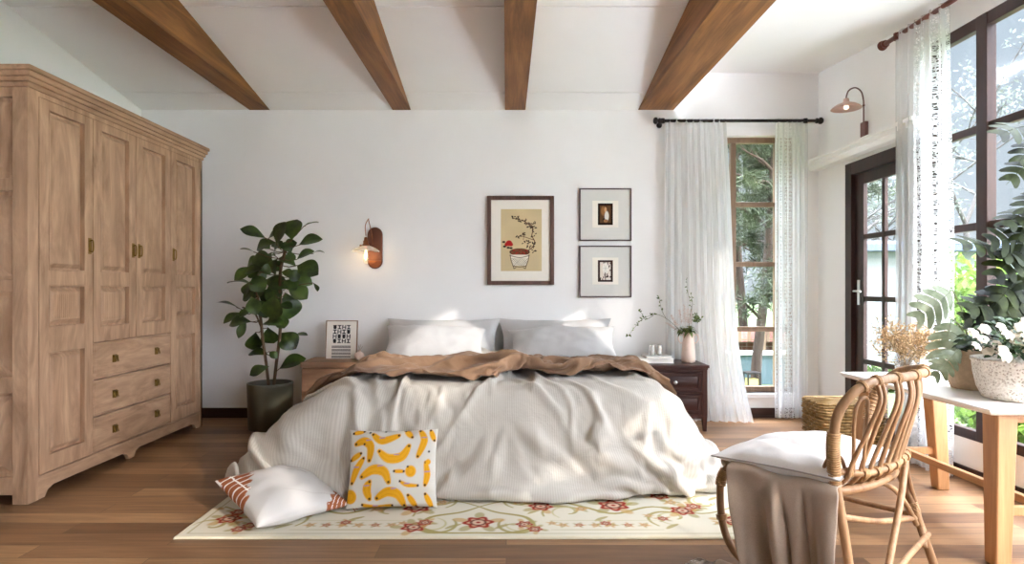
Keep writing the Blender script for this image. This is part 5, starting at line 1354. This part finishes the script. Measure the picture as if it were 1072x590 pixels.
def blossom(mb, c, s, seed):
    rr = random.Random(seed); ax = Vector((rr.uniform(-.6, .5), -1, rr.uniform(.1, 1.0))).normalized(); x = ax.orthogonal().normalized(); y = ax.cross(x)
    for ring, (n, rad, tilt) in enumerate(((6, 1.0, .35), (5, .70, .75), (4, .40, 1.2))):
        for k in range(n):
            t = 2 * PI * (k + .5 * ring) / n + rr.uniform(-.2, .2); d = (x * math.cos(t) + y * math.sin(t)) * math.cos(tilt) + ax * math.sin(tilt)
            leaf(mb, c, c + d * s * rad, s * rad * 1.05, ax - d * .3, .22, .35, .62, 5, 4)
fpos = [(1018, 350), (1029, 356), (1021, 363), (1033, 367), (1041, 362), (1047, 343), (1053, 351), (1062, 349), (1069, 344), (1049, 367), (1051, 373), (1063, 359), (1069, 362), (1067, 369), (1056, 378), (1071, 352), (1030, 345), (1078, 358), (1086, 348), (1092, 365), (1080, 372), (1075, 338)]
for i, (px, py) in enumerate(fpos):
    c_ = W(px, py, wpY - .10 + R.uniform(-.05, .06)); mb = MB(); blossom(mb, c_, R.uniform(.024, .032), i); mb.build('flower', M['petal'], wp, smooth=True)

# dark tall split-leaf plant
dp = thing('tall_plant', 'tall dark split-leaf plant rising behind the white roses', 'potted plant', (2.50, 3.02, dz))
O = Vector(dp.location)
MB().lathe([(.001, 0), (.075, 0), (.082, .005), (.10, .16), (.097, .165), (.090, .15), (.001, .14)], O, 36).build('pot', M['pot'], dp, smooth=True)
M['darkleaf'] = leafmat('dark_split_leaf', C(20, 27, 13), C(58, 68, 32), .5, .08, .1, 9)
dl = MB(); ds = MB(); rr = random.Random(11)
def dleaf(bx, by, tx, ty, wd_, Yb=2.98, Yt=2.85, nr_=(.1, -.8, .6), n=5):
    b_, t_ = W(bx, by, Yb), W(tx, ty, Yt); split_leaf(dl, b_, t_, wd_ * 1.15, nr_, 4, .10, .12, .05)
    src = O + Vector((rr.uniform(-.03, .03), rr.uniform(-.03, .03), .13)); mid = src.lerp(b_, .6) + Vector((.06, .03, .02)); ds.tube(catmull([src, mid, b_], 6), .005, 6)
for q in ((1078, 132, 1044, 140, .15), (1082, 165, 1056, 190, .13), (1085, 145, 1066, 170, .12), (1078, 218, 1052, 236, .14), (1048, 262, 1004, 252, .15), (1070, 250, 1036, 252, .15), (1066, 262, 1040, 290, .15), (1078, 240, 1062, 275, .14),
          (1050, 318, 1012, 322, .16), (1056, 300, 1028, 330, .16), (1066, 288, 1044, 318, .15), (1078, 295, 1060, 335, .16), (1064, 322, 1036, 345, .15), (1076, 315, 1070, 348, .15), (1086, 270, 1072, 305, .14), (1060, 335, 1020, 345, .13), (1090, 200, 1072, 225, .14),
          (1046, 328, 1008, 334, .13), (1080, 262, 1048, 268, .14), (1074, 226, 1066, 252, .12), (1100, 180, 1125, 205, .15), (1110, 240, 1140, 270, .16), (1105, 300, 1135, 320, .16), (1095, 140, 1120, 150, .14)): dleaf(*q, nr_=(rr.uniform(-.4, .3), -.8, rr.uniform(.2, .9)))
ds.tube(catmull([O + Vector((0, 0, .13)), O + Vector((.02, .02, .5)), O + Vector((.03, 0, .9)), W(1084, 135, 2.98)], 6), .010, 8)
ds.build('stems', plain('dark_stem', C(66, 74, 44), .6), dp, smooth=True); dl.build('leaves', M['darkleaf'], dp)

# dried flowers in a glass jar
dj = thing('dried_flowers', 'bunch of tan dried flowers in a clear glass jar on the desk', 'dried flowers', (W(948, 395, 3.42).x, 3.42, dz)); O = Vector(dj.location)
MB().lathe([(.001, .004), (.045, .004), (.047, .01), (.047, .085), (.036, .10), (.038, .108), (.041, .108), (.040, .10), (.051, .085), (.051, .004), (.046, 0), (.001, 0)], O, 32).build('jar', M['clear'], dj, smooth=True)
M['dry'] = plain('dried_tan_bloom', C(202, 172, 130), .95, 0, .14, 40, .1); M['drystem'] = plain('dried_stem', C(142, 116, 82), .9, 0, .1, 30, 0)
st = MB(); bl = MB(); rr = random.Random(3)
for k in range(30):
    a_ = rr.uniform(0, 2 * PI); b0 = O + Vector((math.cos(a_) * .02, math.sin(a_) * .02, .012)); top = O + Vector((rr.gauss(0, .07) + .01, rr.gauss(0, .055), rr.uniform(.15, .24)))
    st.tube(catmull([b0, b0.lerp(top, .5) + Vector((0, 0, .03)), top], 4), .0012, 5)
    for j in range(13):
        e = top + Vector((rr.gauss(0, .042), rr.gauss(0, .038), rr.gauss(.02, .038))); st.tube([top - Vector((0, 0, .02)), e], .0006, 4)
        for q in range(7):
            p = e + Vector((rr.gauss(0, .009), rr.gauss(0, .009), rr.gauss(0, .009))); d = Vector((rr.uniform(-1, 1), rr.uniform(-1, 1), rr.uniform(-1, 1))).normalized() * .0125
            leaf(bl, p, p + d, .0095, (rr.uniform(-1, 1), -1, rr.uniform(-1, 1)), .1, .3, .55, 2, 2)
st.build('stems', M['drystem'], dj); bl.build('blooms', M['dry'], dj)
# ---------------------------------------------------------------- outdoors
GZ = -.45
def quads(n, cen, rad, ls, seed, up=.3, aspect=.5, shell=.55):
    g = np.random.default_rng(seed); cs = []
    per = np.maximum(1, (n * np.prod(np.array(rad), axis=1) / np.prod(np.array(rad), axis=1).sum()).astype(int))
    for c, rd, k in zip(cen, rad, per):
        v = g.normal(size=(k, 3)); v /= np.linalg.norm(v, axis=1)[:, None]; q = (shell + (1 - shell) * g.random(k)) * (.85 + .3 * g.random(k)); cs.append(np.array(c) + v * q[:, None] * np.array(rd))
    c = np.concatenate(cs); k = len(c)
    a = g.normal(size=(k, 3)); a[:, 2] += up; a /= np.linalg.norm(a, axis=1)[:, None]
    b = np.cross(a, g.normal(size=(k, 3))); b /= np.linalg.norm(b, axis=1)[:, None]
    L = (ls * (.6 + .8 * g.random(k)))[:, None]; b = b * L * aspect; a = a * L
    v = np.stack([c - a, c + b - a * .1, c + a, c - b - a * .1], 1).reshape(-1, 3)
    mb = MB(); mb.v = [tuple(p) for p in v]; mb.f = [(4 * i, 4 * i + 1, 4 * i + 2, 4 * i + 3) for i in range(k)]; return mb
def branch_tree(mb, base, h, seed, r0=.09, lean=(0, 0), depth=4, spread=.7, tips=None, first=.35):
    rr = random.Random(seed)
    def grow(p, d, L, rad, k):
        pts = [p]; q = p.copy(); dd = d.copy()
        for _ in range(4):
            dd = (dd + Vector((rr.gauss(0, .10), rr.gauss(0, .10), rr.gauss(.02, .06)))).normalized(); q = q + dd * L / 4; pts.append(q.copy())
        mb.tube(pts, [lerp(rad, rad * .62, i / 4) for i in range(5)], 6 if k > 1 else 4, cap=False)
        if k <= 0:
            if tips is not None: tips.append(q.copy())
            return
        for _ in range(3 if k > 1 else 3):
            i = rr.choice((2, 3, 4)); nd = (dd + Vector((rr.gauss(0, spread), rr.gauss(0, spread), rr.gauss(.15, spread * .5)))).normalized(); grow(pts[i], nd, L * rr.uniform(.55, .8), rad * .55, k - 1)
    grow(Vector(base), Vector((lean[0], lean[1], 1)).normalized(), h * first, r0, depth)
M['grass'] = plain('lawn', C(70, 84, 46), .95, 0, .25, 3, .4, .03)
mb = MB(); mb.add([(-30, -30, GZ), (60, -30, GZ), (60, 70, GZ), (-30, 70, GZ)], [(0, 1, 2, 3)]); o = mb.build('ground', M['grass']); struct(o)
M['stone'] = plain('pale_stone', C(244, 243, 241), .9, 0, .02, 4, .1)
mb = MB(); mb.box(-14, -16, GZ, XR + 2.4, FRONT, -.06).box(XR + .2, FRONT, GZ, XR + 2.2, 3.0, -.06).box(XR + .2, 3.0, GZ, XR + 1.1, 5.6, -.06); struct(mb.build('bounce_slab', M['stone']))  # pale slab added outside to bounce daylight up to the ceiling
M['tbark'] = wood('pine_bark', C(44, 33, 28), C(78, 60, 48), 'Z', 8, 1.5, .9); M['gbark'] = plain('grey_bark', C(70, 66, 62), .9, 0, .15, 10, .3, .01)
M['pine'] = leafmat('pine_needles', C(34, 42, 28), C(70, 78, 52), .6, .25, .2, 3)
M['lime'] = leafmat('bright_shrub_leaf', C(66, 98, 30), C(124, 150, 62), .55, .35, .3, 5)
M['green'] = leafmat('garden_leaf', C(54, 76, 34), C(98, 118, 58), .55, .3, .3, 5)
M['greyleaf'] = leafmat('hazy_grey_leaf', C(92, 98, 92), C(128, 134, 126), .7, .3, .2, 5)
def tree(name, label, base, h, seed, r0, leafm, nleaf, ls, barkm, lean=(0, 0), spread=.7, depth=4, aspect=.45, rad=.35, group=None, cat='tree', first=.35, crown='foliage'):
    t = thing(name, label, cat, base, group); tips = []; mb = MB(); branch_tree(mb, base, h, seed, r0, lean, depth, spread, tips, first); mb.build('trunk', barkm, t, smooth=True)
    if nleaf:
        quads(nleaf // 2 if cat == 'tree' else nleaf, [tuple(p) for p in tips], [(rad, rad, rad * .8)] * len(tips), ls, seed, .2, aspect, .1).build(crown, leafm, t)
    return t
# pines seen through the back window
def pine(label, path, Yp, r0, boughs, n, ls, seed, spread):
    base = W(path[0][0], path[0][1], Yp); base.z = GZ
    t = thing('pine_tree', label, 'tree', base, 'pines behind the back window'); mb = MB(); g = random.Random(seed)
    tr = catmull([base] + [W(a, b, Yp) for a, b in path], 5); mb.tube(tr, [lerp(r0, r0 * .35, i / (len(tr) - 1)) for i in range(len(tr))], 9)
    cen = []; rds = []
    for k in range(boughs):
        i = int(lerp(len(tr) * .32, len(tr) - 1, (k + .5) / boughs)); p = tr[i]; a = g.uniform(0, 2 * PI); L = spread * g.uniform(.5, 1.15)
        d_ = Vector((math.cos(a), math.sin(a) * .8, g.uniform(-.05, .45))); pts = [p, p + d_ * L * .35 + Vector((0, 0, .05)), p + d_ * L * .7 + Vector((g.uniform(-.1, .1), 0, .02)), p + d_ * L]
        mb.tube(catmull(pts, 4), [lerp(r0 * .34, .006, q / 12) for q in range(13)], 5)
        for q in (.35, .55, .75, 1.0):
            e = p + d_ * L * q + Vector((g.gauss(0, .12), g.gauss(0, .12), g.gauss(.04, .10))); cen.append(tuple(e)); s_ = g.uniform(.16, .34) * spread ** .5; rds.append((s_, s_, s_ * .6))
            mb.tube([p + d_ * L * q * .8, Vector(cen[-1])], [.012, .004], 4)
    mb.build('trunk', M['tbark'], t, smooth=True); quads(n, cen, rds, ls, seed, .3, .09, .05).build('needles', M['pine'], t)
pine('nearer pine tree outside the back window, dark trunk beside the lantern', [(792, 380), (801, 300), (806, 225), (811, 150), (815, 80)], 9.2, .085, 34, 15000, .085, 5, 1.1)
pine('further pine tree outside the back window, trunk hidden by needles', [(778, 340), (772, 260), (770, 180), (774, 90), (776, 20)], 15.5, .13, 40, 14000, .14, 12, 2.0)
pine('pine tree showing only at the right edge of the back window', [(838, 330), (833, 250), (828, 160), (832, 60)], 12.2, .10, 30, 9000, .11, 31, 1.5)
def shrub(name, label, c, rad, n, ls, m, seed, group=None):
    g = random.Random(seed); cen = []; rds = []
    for k in range(9): f = .55 + .3 * g.random(); cen.append((c[0] + g.uniform(-.5, .5) * rad[0], c[1] + g.uniform(-.5, .5) * rad[1], c[2] + g.uniform(.3, 1.35) * rad[2])); rds.append((rad[0] * f, rad[1] * f, rad[2] * f))
    t = thing(name, label, 'shrub', c, group); mb = MB()
    for q in cen: mb.tube([(c[0] + g.uniform(-.1, .1), c[1], c[2]), ((c[0] + q[0]) / 2, (c[1] + q[1]) / 2, (c[2] + q[2]) / 2 + .1), q], [.03, .02, .008], 5)
    mb.build('branches', M['tbark'], t); quads(n, cen, rds, ls, seed, .3, .5, .35).build('foliage', m, t); return t
for c, rad, lab, sd in (((6.75, 8.5, GZ), (.9, .9, 1.15), 'bright green shrub outside, left of the thick brown mullion', 1), ((6.5, 6.6, GZ), (.9, .75, 1.05), 'bright green shrub outside, right of the thick brown mullion', 2),
                        ((9.3, 9.6, GZ), (1.2, 1.0, 1.3), 'taller lime green shrub in the second row behind the tall dark plant', 3)):
    shrub('garden_shrub', lab, c, rad, 7000, .07, M['lime'], sd, 'garden shrubs beyond the side window')
shrub('garden_shrub', 'low spreading green bush just outside the big side window, seen under the desk', (5.05, 6.0, GZ), (.62, .45, .42), 5000, .045, M['lime'], 17)
shrub('garden_shrub', 'low green bush in front of the grey house, seen through the door', (6.2, 10.0, GZ), (.36, .36, .26), 2500, .05, M['green'], 7, 'bushes by the grey house')
# bare hazy trees
for (x, y, h, sd, lab) in ((12.6, 16.8, 11.5, 21, 'bare greyish tree left of the thick brown mullion, far behind the shrubs'), (13.6, 12.6, 10.5, 22, 'bare greyish tree right of the thick brown mullion, far behind the shrubs'), (9.6, 18.5, 10.5, 23, 'hazy grey tree above the flat-roofed house, seen through the door')):
    tree('bare_tree', lab, (x, y, GZ), h, sd, .11, M['greyleaf'], 5000, .06, M['gbark'], (0, 0), .75, 5, .45, .45, 'bare garden trees', first=.30)
# pale house seen through the door
M['house'] = plain('pale_grey_render', C(140, 146, 148), .9, 0, .03, 4, .1); M['eave'] = plain('blue_grey_eave', C(78, 90, 110), .6, 0, .04, 4, 0)
hs = thing('house', 'pale grey flat-roofed house with blue eave seen through the door', 'house', (8.6, 13.4, GZ))
MB().box(6.6, 11.6, GZ, 10.8, 15.0, 1.86).build('wall', M['house'], hs)
MB().box(6.35, 11.35, 1.86, 11.0, 15.2, 2.0).build('roof', M['eave'], hs, bevel=.01); MB().box(6.40, 11.40, 2.0, 10.95, 15.15, 2.05).build('roof_top', M['house'], hs)
mb = MB(); framebars(mb, 8.2, .3, 9.2, 1.4, .08, 11.55, 11.62); mb.box(8.66, 11.56, .38, 8.74, 11.61, 1.32); mb.build('window', M['white'], hs)
# pale blue garden wall with white coping
M['bluewall'] = plain('pale_blue_render', C(78, 96, 102), .85, 0, .03, 5, .1)
gw = thing('garden_wall', 'low pale blue garden wall with white coping outside the back window', 'wall', (4.2, 10.6, GZ))
MB().box(2.2, 10.5, GZ, 5.3, 10.7, .045).build('wall_body', M['bluewall'], gw); MB().box(2.15, 10.46, .045, 5.35, 10.74, .10).build('coping', M['greyc'], gw, bevel=.01)
# brick shed behind it
def brick_mat():
    t = NT('red_brick'); v = t.coord((1, 1, 1), 'Object', (PI / 2, 0, 0)); b = t.n('ShaderNodeTexBrick'); b.inputs['Scale'].default_value = 1; b.inputs['Brick Width'].default_value = .22; b.inputs['Row Height'].default_value = .075; b.inputs['Mortar Size'].default_value = .006
    b.inputs['Color1'].default_value = C(92, 52, 42); b.inputs['Color2'].default_value = C(108, 64, 50); b.inputs['Mortar'].default_value = C(140, 124, 114); t.l(v, b.inputs['Vector']); t.base(b.outputs['Color']); t.set(Roughness=.9); return t.m
bh = thing('brick_shed', 'low red brick shed with white picket rail behind the garden wall', 'shed', (5.3, 13.6, GZ))
MB().box(3.2, 13.4, GZ, 6.4, 14.0, .05).build('brick_wall', brick_mat(), bh)
M['tile'] = plain('red_tile_roof', C(110, 62, 48), .8, 0, .15, 12, .4, .02)
MB().prism([(13.25, .04), (14.15, .04), (13.7, .32)], 'X', 3.1, 6.5).build('roof', M['tile'], bh)
mb = MB()
for k in range(15): mb.box(3.3 + .2 * k, 13.1, .05, 3.36 + .2 * k, 13.13, .34)
mb.box(3.2, 13.13, .28, 6.5, 13.15, .31).box(3.2, 13.13, .08, 6.5, 13.15, .11); mb.box(3.2, 13.1, GZ, 3.28, 13.16, .34).box(5.4, 13.1, GZ, 5.48, 13.16, .34).box(6.4, 13.1, GZ, 6.48, 13.16, .34); mb.build('picket_rail', M['paleframe'], bh)
# garden lantern by the wall
lx, ly, lz = W(787, 400, 9.0).x, 9.0, -.30
ln = thing('garden_lantern', 'small dark framed lantern with yellow glass on a plinth outside the back window', 'lantern', (lx, ly, GZ))
M['amber'] = plain('amber_glass', C(190, 176, 104), .3, 0, .04, 10, 0)
mb = MB()
for sx_ in (-1, 1):
    for sy_ in (-1, 1): mb.box(lx + sx_ * .085 - .01, ly + sy_ * .085 - .01, lz, lx + sx_ * .085 + .01, ly + sy_ * .085 + .01, lz + .24)
mb.box(lx - .10, ly - .10, lz + .24, lx + .10, ly + .10, lz + .265).box(lx - .10, ly - .10, lz - .02, lx + .10, ly + .10, lz + .01)
mb.build('lantern_frame', M['iron'], ln); MB().box(lx - .07, ly - .07, lz + .012, lx + .07, ly + .07, lz + .17).build('lantern_glass', M['amber'], ln)
MB().box(lx - .12, ly - .12, GZ, lx + .12, ly + .12, lz - .021).build('plinth', M['stone'], ln)
# drop the builder's bookkeeping
for o in bpy.data.objects:
    if '_o' in o: del o['_o']
